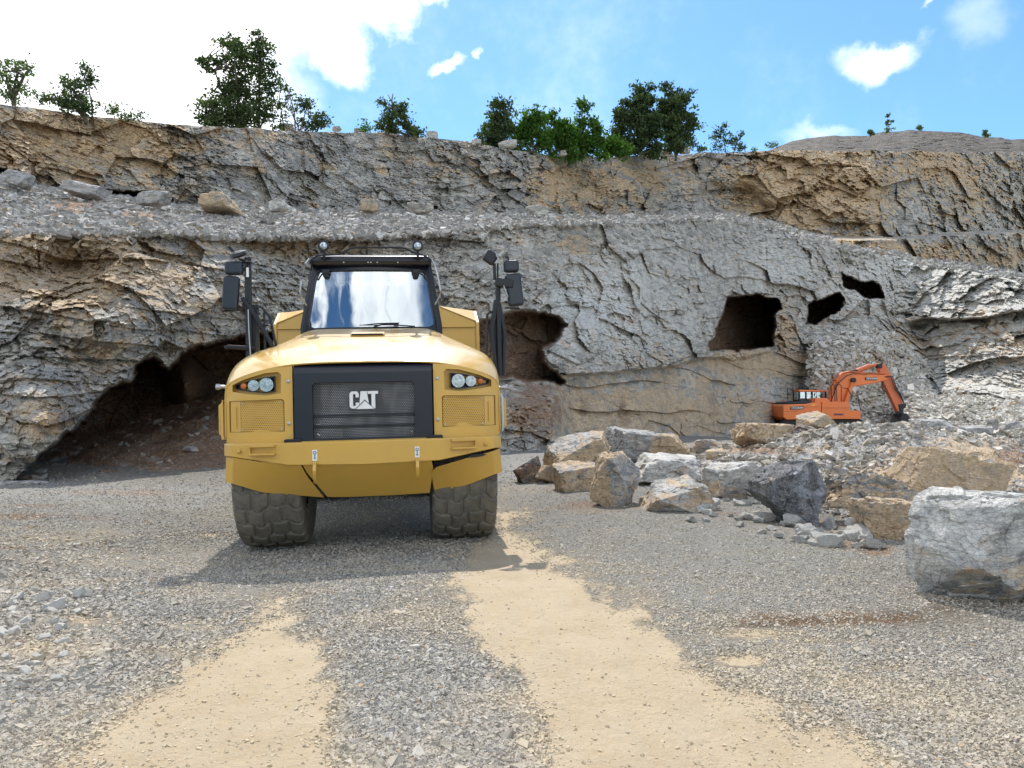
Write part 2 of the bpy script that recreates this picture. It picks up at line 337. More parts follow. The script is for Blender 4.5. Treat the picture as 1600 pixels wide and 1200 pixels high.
def build_gravel():
    N = 520000
    py = RNG.uniform(0, 1, N)**.8*(1235-712)+712; py = py+0
    px = RNG.uniform(-200, 1820, N)
    Y = EYE*FPX/(py-628); P = at(px, py, Y); P[:, 2] = gz(P[:, 0], P[:, 1])
    a, b, c, d = ground_attr(px, py, P); P[:, 2] -= .010*a
    n = fbm(P*1.7, 3, 91)
    dens = np.clip((1-a)**1.7, 0.014, 1)*np.clip(1-c*.8, 0, 1)*np.clip(.85+n*.9, .15, 1)
    right = sst(760, 950, px)*sst(1240, 900, py)
    dens *= 1-.25*right
    keep = RNG.uniform(0, 1, N) < dens
    # none where a wheel, the truck's ruts or the cave floor stand
    P, a, px, py, Y, right, n = P[keep], a[keep], px[keep], py[keep], Y[keep], right[keep], n[keep]
    m = len(P); u = RNG.uniform(0, 1, m)
    size = (.0085+.015*u**4.0+.0006*Y)*np.where(a > .6, .75, 1)
    left = sst(330, 60, px)*sst(1180, 1000, py)*sst(775, 850, py)
    size *= 1+left*1.1*RNG.uniform(0, 1, m)**2 ; size *= 1-.2*right
    mid = sst(420, 560, px)*sst(900, 760, px)*sst(900, 1150, py); size *= 1+.12*mid
    big = RNG.uniform(0, 1, m) < .004+.012*left; size[big] *= RNG.uniform(1.5, 2.4, big.sum())
    size = np.minimum(size, .105)
    P[:, 2] += size*.04
    me = stones_mesh('gravel', P, size, M['gravel'], np.clip(a*.7+.25*RNG.uniform(0, 1, m)+.15*right+.5*np.clip(n, 0, 1), 0, .85), .62)
    link('gravel', me, kind='stuff', label='grey crushed limestone gravel scattered over the quarry floor')
build_gravel()
# ================= the cliffs =================
LEAN = .40
def leanf(px): return LEAN+.42*sst(1340, 1460, px)+.12*sst(820, 950, px)*sst(1300, 1200, px)
D1K = [(-200, 14.8), (0, 16), (200, 17.5), (350, 20), (560, 23.5), (780, 27), (900, 30), (1000, 34), (1100, 40), (1200, 50), (1260, 56), (1320, 60), (1400, 62), (1500, 56), (1600, 50), (1800, 42)]
D2K = [(-200, 28), (0, 30), (400, 38), (800, 54), (1000, 70), (1150, 84), (1260, 84), (1360, 82), (1450, 92), (1600, 104), (1800, 114)]
T1K = [(-200, 372), (0, 368), (110, 362), (200, 366), (400, 372), (600, 370), (700, 362), (800, 352), (900, 350), (1000, 350), (1060, 345), (1100, 342), (1150, 346), (1200, 356), (1250, 372), (1300, 386), (1350, 394), (1400, 402), (1440, 414), (1500, 420), (1550, 430), (1600, 442), (1800, 470)]
S1K = [(-200, 262), (0, 276), (60, 292), (120, 303), (200, 312), (300, 326), (400, 330), (600, 333), (700, 337), (800, 341), (900, 343), (1000, 341), (1100, 337), (1150, 342), (1200, 352), (1250, 366), (1300, 378), (1400, 398), (1500, 412), (1600, 432), (1800, 460)]
UK = [(-200, 150), (0, 164), (60, 169), (100, 176), (200, 188), (300, 195), (400, 202), (500, 205), (600, 209), (700, 217), (760, 227), (850, 241), (950, 246), (1000, 243), (1100, 238), (1200, 237), (1300, 236), (1400, 236), (1500, 238), (1600, 236), (1800, 234)]
CAVES = [  # polygon, depth, edge width
    ([(20, 752), (75, 702), (128, 655), (150, 625), (172, 605), (205, 592), (215, 568), (240, 558), (262, 574), (285, 548), (330, 536), (380, 524), (460, 516), (600, 530), (690, 560), (690, 790), (20, 790)], 11, 7),
    ([(700, 600), (735, 510), (790, 488), (830, 483), (872, 494), (884, 508), (866, 532), (848, 548), (850, 566), (872, 582), (884, 600), (800, 592)], 3.6, 8),
    ([(1108, 548), (1114, 520), (1131, 480), (1136, 464), (1180, 460), (1214, 470), (1224, 482), (1209, 492), (1206, 541), (1180, 546), (1150, 549)], 13, 4),
    ([(1257, 508), (1262, 472), (1312, 459), (1319, 466), (1313, 486), (1295, 496), (1275, 506)], 11, 4),
    ([(1316, 428), (1342, 440), (1374, 443), (1380, 464), (1358, 466), (1336, 452), (1318, 446)], 8, 4)]
def strata(P, k, s):
    """overhanging ledges: the face steps out bed by bed"""
    z = P[..., 2]+.03*P[..., 0]+.9*fbm(P*np.array([.14, .14, .4]), 3, s)
    b = z/k; f = b-np.floor(b); i = np.floor(b).astype(np.int64)
    a = hsh(i, (P[..., 0]/(k*5)+hsh(i, i*0, i*0, s+2)*7).astype(np.int64), i*0, s+1)
    return ((a-.5)*(1.1-.6*f)+.75*(1-f)-.3)*(.25+.75*sst(-.25, .3, fbm(P*.4, 3, s+5)))
RT = np.array(Matrix.Rotation(.05, 3, 'Y') @ Matrix.Rotation(.5, 3, 'Z'))
def crag(P, amp, sc, s, zs=1.15):
    """fractured relief; positive comes out of the face"""
    Q = P/sc; w = fbm(P*.35/sc, 3, s+40)[..., None]*.12; Q = Q @ RT
    a, _ = facets(Q*np.array([.42, .42, .62])+w, s, 1.1, 0, (0, 0, -.5))
    b, c1 = facets(Q*np.array([.95, .95, 1.05/zs])+w, s+20, 1.2, 1, (0, 0, -.35))
    c, _ = facets(Q*np.array([2.3, 2.3, 2.8/zs])+w, s+50, 1.4, 1, (0, 0, -.4)); c2, _ = facets(Q*np.array([6, 6, 9.5]), s+60, 1.3, 0, (0, 0, -.6))
    e = fbm(P*.16, 3, s+70)
    q = sst(-.28, .34, fbm(P*.33*np.array([1, 1, 1.5]), 3, s+80)); q2 = sst(-.3, .3, fbm(P*.8, 3, s+90)); d = .62*a+.62*b*(.25+.75*q)+.36*c*(.34+.66*q*q2)+.17*c2*(.35+.65*q2)
    return amp*d, e
def build_lower_cliff():
    nc = 1150; px = np.linspace(-170, 1770, nc)
    fine = np.abs(px-800) < 2000
    r1 = 290
    v = np.linspace(0, 1, r1)
    PX, Vv = np.meshgrid(px, v)
    top = lerpk(T1K, PX)+3.5*fbm(np.stack([PX*.035, PX*0, PX*0], -1), 4, 3)
    D0 = lerpk(D1K, PX)
    bot = 628+(EYE+1.2)*FPX/D0+12; bot = np.maximum(bot, 672)
    PY = bot+(top-bot)*Vv
    base = at(PX, PY, D0); z = np.clip(base[..., 2], -.5, 99)
    D = D0+leanf(PX)*z
    wob = fbm(np.stack([PX*.02, PY*.02, 0*PX], -1), 4, 6); wob2 = fbm(np.stack([PX*.08, PY*.08, 0*PX], -1), 3, 8)
    # upper grey beds overhang the layered beds below
    L = lerpk([(700, 600), (880, 586), (1000, 578), (1100, 562), (1250, 548), (1300, 560)], PX)+wob*7
    D = D+1.1*sst(-2, 4, PY-L)*sst(860, 900, PX)*sst(1300, 1160, PX)
    L2 = lerpk([(1380, 520), (1440, 502), (1500, 498), (1560, 488), (1700, 478)], PX)+wob*9
    D = D+2.2*sst(-2, 4, PY-L2)*sst(1400, 1445, PX)
    # brown lower wall right of the truck, pale scree at the foot of the right hand wall
    D = D-2.*sst(590, 640, PY)*sst(720, 780, PX)*sst(900, 860, PX)
    tal = sst(0, 95, PY-lerpk([(1300, 640), (1400, 590), (1500, 570), (1600, 590), (1700, 600)], PX))*sst(1370, 1450, PX)
    D = D-8*tal
    rmp = sst(0, 1, (PY-lerpk([(1250, 510), (1320, 470), (1380, 478), (1440, 520), (1460, 560)], PX))/90.)*sst(1255, 1275, PX)*sst(1470, 1430, PX)
    D = D-5*rmp
    # the left brow bulges over the cave
    D = D-1.4*blobs([(60, 640, 90, 110, 1.), (180, 500, 120, 60, .8), (330, 470, 120, 50, .5)], PX, PY)
    D = D+1.2*blobs([(110, 420, 60, 35, .8), (930, 440, 60, 60, .5)], PX, PY)
    far = sst(30, 60, D0)
    sc = .95+.75*far+.35*sst(22, 32, D0)
    P0 = at(PX, PY, D)
    rough = 1-.55*np.clip(tal+rmp*.9, 0, 1)
    amp = .45+.55*far
    d, e = crag(P0/sc[..., None], 1., 1., 101)
    mid = blobs([(960, 460, 150, 130, 1.), (1180, 400, 120, 60, .7)], PX, PY); bed = (.2+.7*sst(760, 560, PX)+.2*sst(1250, 1400, PX))*(1-.8*mid)
    st = (strata(P0, .55, 61)*.25+strata(P0, 1.6, 71)*.45)*bed
    lay = sst(-2, 4, PY-L)*(PX > 860)*(PX < 1290)
    d = d*amp*(1-.72*lay)*rough*(1-.2*mid) + lay*strata(P0, 1.1, 91)*.5 + st*rough*(.75+.5*far) + 1.1*e*rough*(1-.5*lay)
    cm = np.zeros(PX.shape); cd = np.zeros(PX.shape)
    for poly, dep, w in CAVES:
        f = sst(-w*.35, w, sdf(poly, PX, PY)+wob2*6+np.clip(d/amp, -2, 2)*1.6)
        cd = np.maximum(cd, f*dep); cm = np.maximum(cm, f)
    # pillars left inside the big cave
    cd = cd-4.0*blobs([(290, 600, 26, 38, 1.)], PX, PY)*cm
    D = D-d*(1-.35*cm)+cd
    D = np.maximum(D, D0*.82)
    V = at(PX, PY, D)
    n = wob*.25+.17*sst(700, 200, PX)
    och = blobs([(130, 430, 120, 60, .85), (40, 395, 90, 28, .7), (250, 430, 60, 60, .5), (130, 520, 70, 50, .35), (420, 385, 120, 22, .55), (90, 640, 40, 60, .3), (330, 480, 40, 30, .3),
        (1000, 645, 240, 55, .8), (1180, 568, 110, 24, .95), (1080, 600, 120, 30, .6), (1340, 590, 90, 34, .65), (1545, 540, 90, 46, .5), (1228, 518, 18, 34, 1.), (1150, 400, 20, 25, .4), (905, 380, 40, 22, .5), (1420, 520, 40, 40, .55), (1370, 560, 60, 22, .6), (1310, 400, 14, 30, .4)], PX, PY)+n
    rust = blobs([(975, 640, 18, 70, .55), (1118, 620, 20, 70, .5), (910, 640, 14, 60, .5), (1060, 650, 10, 40, .5), (840, 630, 60, 70, .8), (225, 610, 45, 30, .55), (430, 600, 400, 110, 1.2*0), (860, 590, 40, 30, .6), (800, 545, 60, 60, .75), (290, 610, 40, 50, .6), (1340, 490, 50, 16, .6), (1290, 505, 25, 14, .6), (1170, 535, 50, 14, .6), (460, 640, 300, 120, .5), (1160, 500, 50, 40, .5), (1430, 620, 30, 14, .4), (1420, 500, 12, 24, .4)], PX, PY)+n*.6+.8*cm  # blobs are brown rock; the cave term paints shade into the interiors
    pale = -1.2*cm+blobs([(950, 480, 140, 110, .8), (880, 440, 60, 60, .4), (1200, 420, 160, 60, .6), (1480, 450, 190, 60, 1.2), (1560, 620, 190, 70, 1.3), (1350, 520, 70, 40, .45), (560, 420, 260, 40, .3), (180, 480, 160, 80, .15), (1530, 540, 150, 80, 1.1), (1050, 620, 180, 50, .35), (1200, 620, 90, 40, .45), (1450, 580, 60, 30, .8)], PX, PY)+n*.5  # right wall: pale rock, painted paler still as sunlight; cave term darkens interiors
    # broken stone lying on the talus slopes of the right hand side
    wgt = np.clip(np.maximum(tal, rmp*(1-cm)), 0, 1); ii, jj = np.nonzero(wgt > .35); q = RNG.integers(0, len(ii), 16000)
    tp = V[ii[q], jj[q]]+RNG.normal(0, .12, (16000, 3)); tsz = .07+.09*RNG.uniform(0, 1, 16000)+.45*RNG.uniform(0, 1, 16000)**18
    link('talus_rubble', stones_mesh('talus_rubble', tp, tsz, M['talus'], .15*RNG.uniform(0, 1, 16000)), kind='stuff', label='pale broken stone lying on the talus at the foot of the right hand wall')
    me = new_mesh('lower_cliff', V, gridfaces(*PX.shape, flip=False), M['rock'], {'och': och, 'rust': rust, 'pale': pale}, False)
    link('lower_cliff', me, kind='structure')
build_lower_cliff()
def build_upper_cliff():
    nc = 1150; px = np.linspace(-170, 1770, nc); r1 = 150
    PX, Vv = np.meshgrid(px, np.linspace(0, 1, r1))
    wn = fbm(np.stack([PX*.03, PX*0, PX*0], -1), 5, 13)
    top = lerpk(UK, PX)+4.*wn
    bot = lerpk(S1K, PX)+26
    PY = bot+(top-bot)*Vv; D0 = lerpk(D2K, PX)
    base = at(PX, PY, D0); zf = (base[..., 2]-base[:1, :, 2])
    D = D0+.36*zf
    wob = fbm(np.stack([PX*.02, PY*.02, 0*PX], -1), 4, 16); wob2 = fbm(np.stack([PX*.08, PY*.08, 0*PX], -1), 3, 18)
    # second, lower tier on the far right
    Mk = lerpk([(1180, 350), (1230, 362), (1300, 371), (1400, 371), (1500, 363), (1600, 358), (1800, 350)], PX)+wob*4
    D = D-10*sst(-1, 5, PY-Mk)*sst(1190, 1240, PX)
    far = sst(40, 100, D0); sc = 1.05+1.3*far
    P0 = at(PX, PY, D)
    d, e = crag(P0/sc[..., None], 1., 1., 201)
    st = strata(P0, 1.1, 161)*.16*(1-.6*far)*(.5+.5*sst(.1, -.3, fbm(P0*.05, 2, 5)))
    d = d*(.48+.75*far)+st+1.4*e
    for poly, dep, w in [([(145, 294), (200, 298), (245, 299), (270, 312), (262, 324), (185, 314)], 4, 5), ([(-60, 250), (0, 262), (28, 268), (40, 282), (0, 285), (-60, 280)], 4, 5), ([(1085, 300), (1110, 280), (1180, 290), (1215, 325), (1200, 340), (1100, 336)], 2.2, 14)]:
        D = D+dep*sst(-w*.35, w, sdf(poly, PX, PY)+wob2*5)
    D = D-d
    V = at(PX, PY, D); n = wob*.25
    och = blobs([(110, 225, 190, 52, .9), (30, 200, 80, 40, .7), (330, 240, 60, 26, .3), (900, 290, 95, 45, .7), (1020, 280, 60, 30, .4), (1270, 290, 105, 66, 1.15), (1180, 300, 60, 50, .7), (1368, 310, 10, 70, .8), (1460, 262, 150, 46, .55), (1530, 310, 90, 60, .4), (1350, 400, 120, 30, .85), (1460, 400, 90, 20, .5), (700, 260, 60, 30, .35), (1560, 400, 80, 20, .5)], PX, PY)+n+.08
    rust = blobs([(1500, 242, 90, 14, .35), (1370, 320, 10, 60, .4), (200, 300, 60, 12, .5)], PX, PY)+n*.5
    pale = blobs([(1120, 262, 60, 26, .45), (1300, 350, 60, 30, .35), (560, 260, 160, 30, .2), (1400, 400, 100, 20, .4), (1050, 262, 60, 18, .4), (1480, 390, 60, 16, .35)], PX, PY)+n*.5
    # back over the rim: the plateau
    back = []
    for dy, dz in ((1.5, .25), (4, .5), (9, .3), (20, .4), (45, .2), (90, 0), (200, -2)):
        Q = V[-1].copy(); s = (Q[:, 1]+dy)/Q[:, 1]
        Q[:, 0] *= s; Q[:, 1] += dy; Q[:, 2] += dz+.25*fbm(Q*.4, 3, 44)*(dy < 30); back.append(Q)
    V = np.concatenate([V, np.array(back)], 0)
    pad = lambda a: np.concatenate([a, np.repeat(a[-1:], len(back), 0)], 0)
    me = new_mesh('upper_cliff', V, gridfaces(V.shape[0], V.shape[1]), M['rock_far'], {'och': pad(och), 'rust': pad(rust), 'pale': pad(pale)}, False)
    link('upper_cliff', me, kind='structure')
    return V
UV_ = build_upper_cliff()
SCREE = {}
def build_scree():
    nc = 700; px = np.linspace(-170, 1770, nc); r = 90
    PX, Vv = np.meshgrid(px, np.linspace(0, 1, r))
    t0 = lerpk(T1K, PX)+3.5*fbm(np.stack([PX*.035, PX*0, PX*0], -1), 4, 3)+1.5; s0 = np.minimum(lerpk(S1K, PX)-4, t0-3)
    A = at(px, t0[0], lerpk(D1K, px)+leanf(px)*6); B = at(px, s0[0], lerpk(D2K, px)+1.2)
    # the face leans back, so start the bench at the lip of the lower cliff
    zt = A[:, 2]; A = at(px, t0[0], lerpk(D1K, px)+leanf(px)*np.clip(zt, 0, 99)-.3)
    V = A[None]*(1-Vv[..., None])+B[None]*Vv[..., None]
    n = fbm(V*.45, 4, 21); V[..., 2] += .35*n*np.sin(PI*np.clip(Vv, 0, 1))+.10*fbm(V*1.8, 3, 23)
    ppx, ppy = proj(V)
    ru = blobs([(110, 322, 60, 18, .9), (215, 338, 60, 12, .9), (60, 318, 40, 12, .4), (60, 360, 200, 6, .5)], ppx, ppy)+.2*n
    oc = blobs([(60, 350, 160, 12, .5), (1300, 384, 100, 14, .5)], ppx, ppy)+.2*n
    me = new_mesh('scree_bench', V, gridfaces(r, nc), M['rock'], {'och': oc, 'rust': ru, 'pale': 0*ru+.3+.3*n}, False)
    link('scree_bench', me, kind='structure')
    # loose scree on it
    N = 110000; u = RNG.uniform(0, nc-1.01, N); w = RNG.uniform(0, 1, N)**1.5*(r-1.01)
    i, j = w.astype(int), u.astype(int); fi, fj = (w-i)[:, None], (u-j)[:, None]
    P = (V[i, j]*(1-fi)+V[np.minimum(i+1, r-1), j]*fi)*(1-fj)+V[i, np.minimum(j+1, nc-1)]*fj
    P = np.where(fj < 2, V[i, j]*(1-fi-fj)+V[np.minimum(i+1, r-1), j]*fi+V[i, np.minimum(j+1, nc-1)]*fj, P)
    k = RNG.uniform(0, 1, N) > np.clip(ru[i, j]*1.3-.2, 0, .9); P = P[k]; m = len(P)
    size = (.035+.16*RNG.uniform(0, 1, m)**5)*(.5+P[:, 1]/35)
    me = stones_mesh('scree', P, size, M['scree'], 0.15*RNG.uniform(0, 1, m), .7)
    link('scree', me, kind='stuff', label='loose grey scree covering the bench between the two cliffs')
build_scree()
def build_ridge():
    nc = 500; px = np.linspace(1120, 1900, nc); r = 40
    PX, Vv = np.meshgrid(px, np.linspace(0, 1, r))
    top = lerpk([(1120, 252), (1190, 240), (1230, 223), (1280, 213), (1350, 211), (1400, 205), (1440, 203), (1500, 208), (1540, 214), (1600, 218), (1700, 222), (1900, 230)], PX)+2.2*fbm(np.stack([PX*.05, PX*0, PX*0], -1), 4, 33)
    bot = lerpk(UK, PX)+12; bot = np.maximum(bot, top+2); PY = bot+(top-bot)*Vv
    D = 128+35*Vv**1.5+1.5*fbm(np.stack([PX*.03, PY*.06, 0*PX], -1), 4, 35)
    V = at(PX, PY, D); V += 1.5*fbm(V*.3, 5, 36)[..., None]*np.array([0, 1, .35])+.4*facets(V*.5, 38)[0][..., None]*np.array([0, 1, .3])
    Q = V[-1].copy(); Q[:, 1] += 60; Q[:, 2] -= 20
    V = np.concatenate([V, Q[None]], 0); z = np.zeros(V.shape[:2])
    me = new_mesh('spoil_ridge', V, gridfaces(r+1, nc), M['spoil'], {'och': z, 'rust': z, 'pale': z}, False)
    link('spoil_ridge', me, kind='structure')
M['spoil'] = rock_material('overburden', grey=(.075, .06, .044), pale=(.13, .11, .085), och=(.3, .2, .11), rust=(.2, .12, .06), scale=.4)
build_ridge()
# dirt floor running back and up inside the big cave, and inside the smaller one behind the truck
def dirt_patch(name, pxs, front, back, dF, dB, seed, mat, attrs, rough=.25, n=160, m=70):
    px = np.linspace(pxs[0], pxs[-1], n); PX, Vv = np.meshgrid(px, np.linspace(0, 1, m))
    A = at(px, lerpk(front, px), lerpk(dF, px)); A[:, 2] = np.minimum(A[:, 2], gz(A[:, 0], A[:, 1])-.05) if dF[0][1] < 20 and name == 'cave_floor' else A[:, 2]
    B = at(px, lerpk(back, px), lerpk(dB, px))
    V = A[None]*(1-Vv[..., None])+B[None]*Vv[..., None]
    V[..., 2] += rough*fbm(V*.9, 4, seed)+rough*.35*facets(V*2.4, seed)[0]*.5
    k = {a: np.full(PX.shape, b)+.15*fbm(V*.5, 3, seed+2) for a, b in attrs.items()}
    link(name, new_mesh(name, V, gridfaces(m, n), mat, k, False), kind='structure'); return V
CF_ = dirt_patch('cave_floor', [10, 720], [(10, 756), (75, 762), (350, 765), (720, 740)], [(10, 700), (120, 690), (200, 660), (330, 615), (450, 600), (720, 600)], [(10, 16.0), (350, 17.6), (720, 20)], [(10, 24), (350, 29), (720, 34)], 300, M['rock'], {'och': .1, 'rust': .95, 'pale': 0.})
N = 1100; i = RNG.integers(0, CF_.shape[0], N); j = RNG.integers(0, CF_.shape[1], N)
link('cave_rubble', stones_mesh('cave_rubble', CF_[i, j]+RNG.normal(0, .05, (N, 3))*np.array([1, 1, .1]), .03+.2*RNG.uniform(0, 1, N)**7, M['scree'], .5*RNG.uniform(0, 1, N)), kind='stuff', label='loose stones strewn over the red brown dirt in the big cave')
# the rubble mound on the right
def build_mound():
    nc = 420; px = np.linspace(1040, 1900, nc); m = 130
    PX, T = np.meshgrid(px, np.linspace(0, 1, m))
    fr = at(px, lerpk([(1040, 760), (1100, 792), (1180, 812), (1260, 840), (1330, 858), (1420, 872), (1600, 905), (1900, 960)], px), 1.)
    dF = lerpk([(1040, 15), (1100, 12.6), (1180, 11.6), (1300, 10.2), (1420, 9.2), (1600, 8.2), (1900, 8)], px)
    dC = lerpk([(1040, 24), (1100, 21), (1180, 18.5), (1300, 17), (1400, 16), (1500, 16), (1600, 17), (1900, 18)], px)
    cz = at(px, lerpk([(1040, 706), (1100, 700), (1180, 690), (1250, 678), (1310, 668), (1400, 664), (1440, 668), (1500, 676), (1600, 692), (1900, 720)], px), dC)[:, 2]
    xs = (px-800)/FPX
    Y = dF[None]*(1-T)+dC[None]*T
    g = gz(xs*Y, Y)
    prof = sst(0, 1, T)**.8
    Z = (g-.12)*(1-prof)+cz[None]*prof
    n = lambda k, s, o=4: fbm(np.stack([xs*Y*k, Y*k, 0*Y], -1), o, s)
    Z = Z+.22*n(.8, 401)*np.sin(PI*T)+.05*n(4, 403)
    V = np.stack([xs*Y, Y, Z], -1)
    V[..., 2] += (.025*facets(V*np.array([1.6, 1.6, .0]), 410, .2)[0]+.07*n(5, 421))*sst(0, .15, T)
    back = []
    for dy, dz in ((2, -.05), (5, -.45), (10, -1.1), (18, -1.8), (26, -2.4)):
        Q = V[-1].copy(); s = (Q[:, 1]+dy)/Q[:, 1]; Q[:, 0] *= s; Q[:, 1] += dy; Q[:, 2] = np.maximum(Q[:, 2]+dz, gz(Q[:, 0], Q[:, 1])-.3)+.08*fbm(Q, 3, 8); back.append(Q)
    V = np.concatenate([V, np.array(back)], 0); ppx, ppy = proj(V)
    nn = fbm(V*.8, 3, 55)
    oc = blobs([(1500, 725, 110, 42, 1.1), (1400, 745, 60, 30, .7), (1180, 700, 60, 10, .6), (1380, 800, 70, 30, .6)], ppx, ppy)+.2*nn
    ru = blobs([(1590, 710, 60, 26, .8), (1200, 704, 90, 9, .75), (1330, 850, 60, 20, .8), (1120, 720, 40, 20, .5)], ppx, ppy)+.15*nn
    pa = blobs([(1330, 680, 100, 18, .3), (1560, 672, 90, 14, .7)], ppx, ppy)+.15*nn
    link('rubble_mound', new_mesh('rubble_mound', V, gridfaces(V.shape[0], nc), M['rock_small'], {'och': oc, 'rust': ru, 'pale': pa}, False), kind='structure')
    N = 26000; i = RNG.integers(2, m+3, N); j = RNG.integers(0, nc, N); P = V[i, j]+RNG.normal(0, .03, (N, 3)); k = RNG.uniform(0, 1, N) > np.clip(oc[i, j]*1.25, 0, .93)
    P = P[k]; q = len(P); size = .015+.024*RNG.uniform(0, 1, q)+.13*RNG.uniform(0, 1, q)**10
    link('mound_rubble', stones_mesh('mound_rubble', P, size, M['scree'], .45*RNG.uniform(0, 1, q)), kind='stuff', label='broken grey stone lying over the rubble mound')
build_mound()
# ================= building blocks for made things =================
class MB:
    def __init__(s): s.v = []; s.f = []
    def add(s, V, F):
        o = len(s.v); s.v += [tuple(float(c) for c in p) for p in V]; s.f += [tuple(o+i for i in f) for f in F]; return s
    def box(s, c, d, R=None):
        V = [Vector(((i-.5)*d[0], (j-.5)*d[1], (k-.5)*d[2])) for i in (0, 1) for j in (0, 1) for k in (0, 1)]
        if R is not None: V = [R @ v for v in V]
        V = [v+Vector(c) for v in V]
        return s.add(V, [(0, 1, 3, 2), (4, 6, 7, 5), (0, 4, 5, 1), (2, 3, 7, 6), (0, 2, 6, 4), (1, 5, 7, 3)])
    def prism(s, poly, a, b, ax='y'):
        f = {'x': lambda u, v, t: (t, u, v), 'y': lambda u, v, t: (u, t, v), 'z': lambda u, v, t: (u, v, t)}[ax]
        n = len(poly); V = [f(u, v, a) for u, v in poly]+[f(u, v, b) for u, v in poly]
        return s.add(V, [tuple(range(n)), tuple(range(2*n-1, n-1, -1))]+[(i, i+n, (i+1) % n+n, (i+1) % n) for i in range(n)])
    def tube(s, pts, r, n=8, rr=None):
        P = [Vector(p) for p in pts]; V = []
        for i, p in enumerate(P):
            t = ((P[min(i+1, len(P)-1)]-p).normalized()+(p-P[max(i-1, 0)]).normalized()).normalized()
            a = t.cross(Vector((0.13, .21, 1)) if abs(t.z) < .9 else Vector((1, .1, .1))).normalized(); b = t.cross(a)
            q = rr[i] if rr else r
            V += [p+(a*math.cos(2*PI*k/n)+b*math.sin(2*PI*k/n))*q for k in range(n)]
        F = [(i*n+k, i*n+(k+1) % n, (i+1)*n+(k+1) % n, (i+1)*n+k) for i in range(len(P)-1) for k in range(n)]
        F += [tuple(range(n))[::-1], tuple(range((len(P)-1)*n, len(P)*n))]
        return s.add(V, F)
    def lathe(s, prof, c, axis, n=24):
        """prof: (radius, distance along the axis)"""
        A = Vector(axis).normalized(); u = A.orthogonal().normalized(); w = A.cross(u); C = Vector(c); V = []
        for r, h in prof: V += [C+A*h+(u*math.cos(2*PI*k/n)+w*math.sin(2*PI*k/n))*max(r, 1e-4) for k in range(n)]
        m = len(prof); F = [(i*n+k, i*n+(k+1) % n, (i+1)*n+(k+1) % n, (i+1)*n+k) for i in range(m-1) for k in range(n)]
        F += [tuple(range(n))[::-1], tuple(range((m-1)*n, m*n))]
        return s.add(V, F)
    def plate(s, q, th):
        Q = [Vector(p) for p in q]; nrm = (Q[1]-Q[0]).cross(Q[2]-Q[0]).normalized()*th; n = len(Q)
        V = Q+[p+nrm for p in Q]
        return s.add(V, [tuple(range(n))[::-1], tuple(range(n, 2*n))]+[(i, (i+1) % n, (i+1) % n+n, i+n) for i in range(n)])
    def ring(s, outer, inner, y, deep=0., back=True, n=48, f=None):
        """front plate with an opening: polygons in x,z; the opening's wall goes back by deep"""
        ic = np.mean(inner, 0)
        A = sorted(set([round(math.atan2(p[1]-ic[1], p[0]-ic[0]), 5) for p in list(outer)+list(inner)]+[round(-PI+2*PI*k/n, 5) for k in range(n)]))
        def hit(poly, a):
            d = (math.cos(a), math.sin(a)); best = None
            for (x0, y0), (x1, y1) in zip(poly, list(poly[1:])+[poly[0]]):
                ex, ey = x1-x0, y1-y0; den = d[0]*ey-d[1]*ex
                if abs(den) < 1e-9: continue
                t = ((x0-ic[0])*ey-(y0-ic[1])*ex)/den; u = ((x0-ic[0])*d[1]-(y0-ic[1])*d[0])/den
                if t > 0 and -1e-4 <= u <= 1.0001 and (best is None or t < best): best = t
            return (ic[0]+d[0]*best, ic[1]+d[1]*best)
        O = [hit(outer, a) for a in A]; I = [hit(inner, a) for a in A]; m = len(A); g = f or (lambda x, z: 0)
        V = [(x, y+g(x, z), z) for x, z in O]+[(x, y+g(x, z), z) for x, z in I]
        F = [(i, i+m, (i+1) % m+m, (i+1) % m) for i in range(m)]
        if deep:
            V += [(x, y+g(x, z)+deep, z) for x, z in I]; F += [(i+m, i+2*m, (i+1) % m+2*m, (i+1) % m+m) for i in range(m)]
            if back: F.append(tuple(range(3*m-1, 2*m-1, -1)))
            V += [(x, y+g(x, z)+deep, z) for x, z in O]; F += [(i, (i+1) % m, (i+1) % m+3*m, i+3*m) for i in range(m)]
        return s.add(V, F)
    def build(s, name, mat, parent=None, bevel=0., smooth=35, sub=0, **props):
        me = bpy.data.meshes.new(name); me.from_pydata(s.v, [], s.f)
        bm = bmesh.new(); bm.from_mesh(me); bmesh.ops.recalc_face_normals(bm, faces=bm.faces); bm.to_mesh(me); bm.free()
        me.materials.append(mat)
        if smooth:
            me.polygons.foreach_set('use_smooth', [True]*len(me.polygons)); me.set_sharp_from_angle(angle=math.radians(smooth))
        o = link(name, me, parent, **props)
        if sub: m = o.modifiers.new('s', 'SUBSURF'); m.levels = m.render_levels = sub
        if bevel:
            m = o.modifiers.new('b', 'BEVEL'); m.width = bevel; m.segments = 2; m.limit_method = 'ANGLE'; m.angle_limit = math.radians(28); m.harden_normals = bool(smooth)
        return o
def Rz(a): return Matrix.Rotation(a, 3, 'Z')
def Ry(a): return Matrix.Rotation(a, 3, 'Y')
def Rx(a): return Matrix.Rotation(a, 3, 'X')
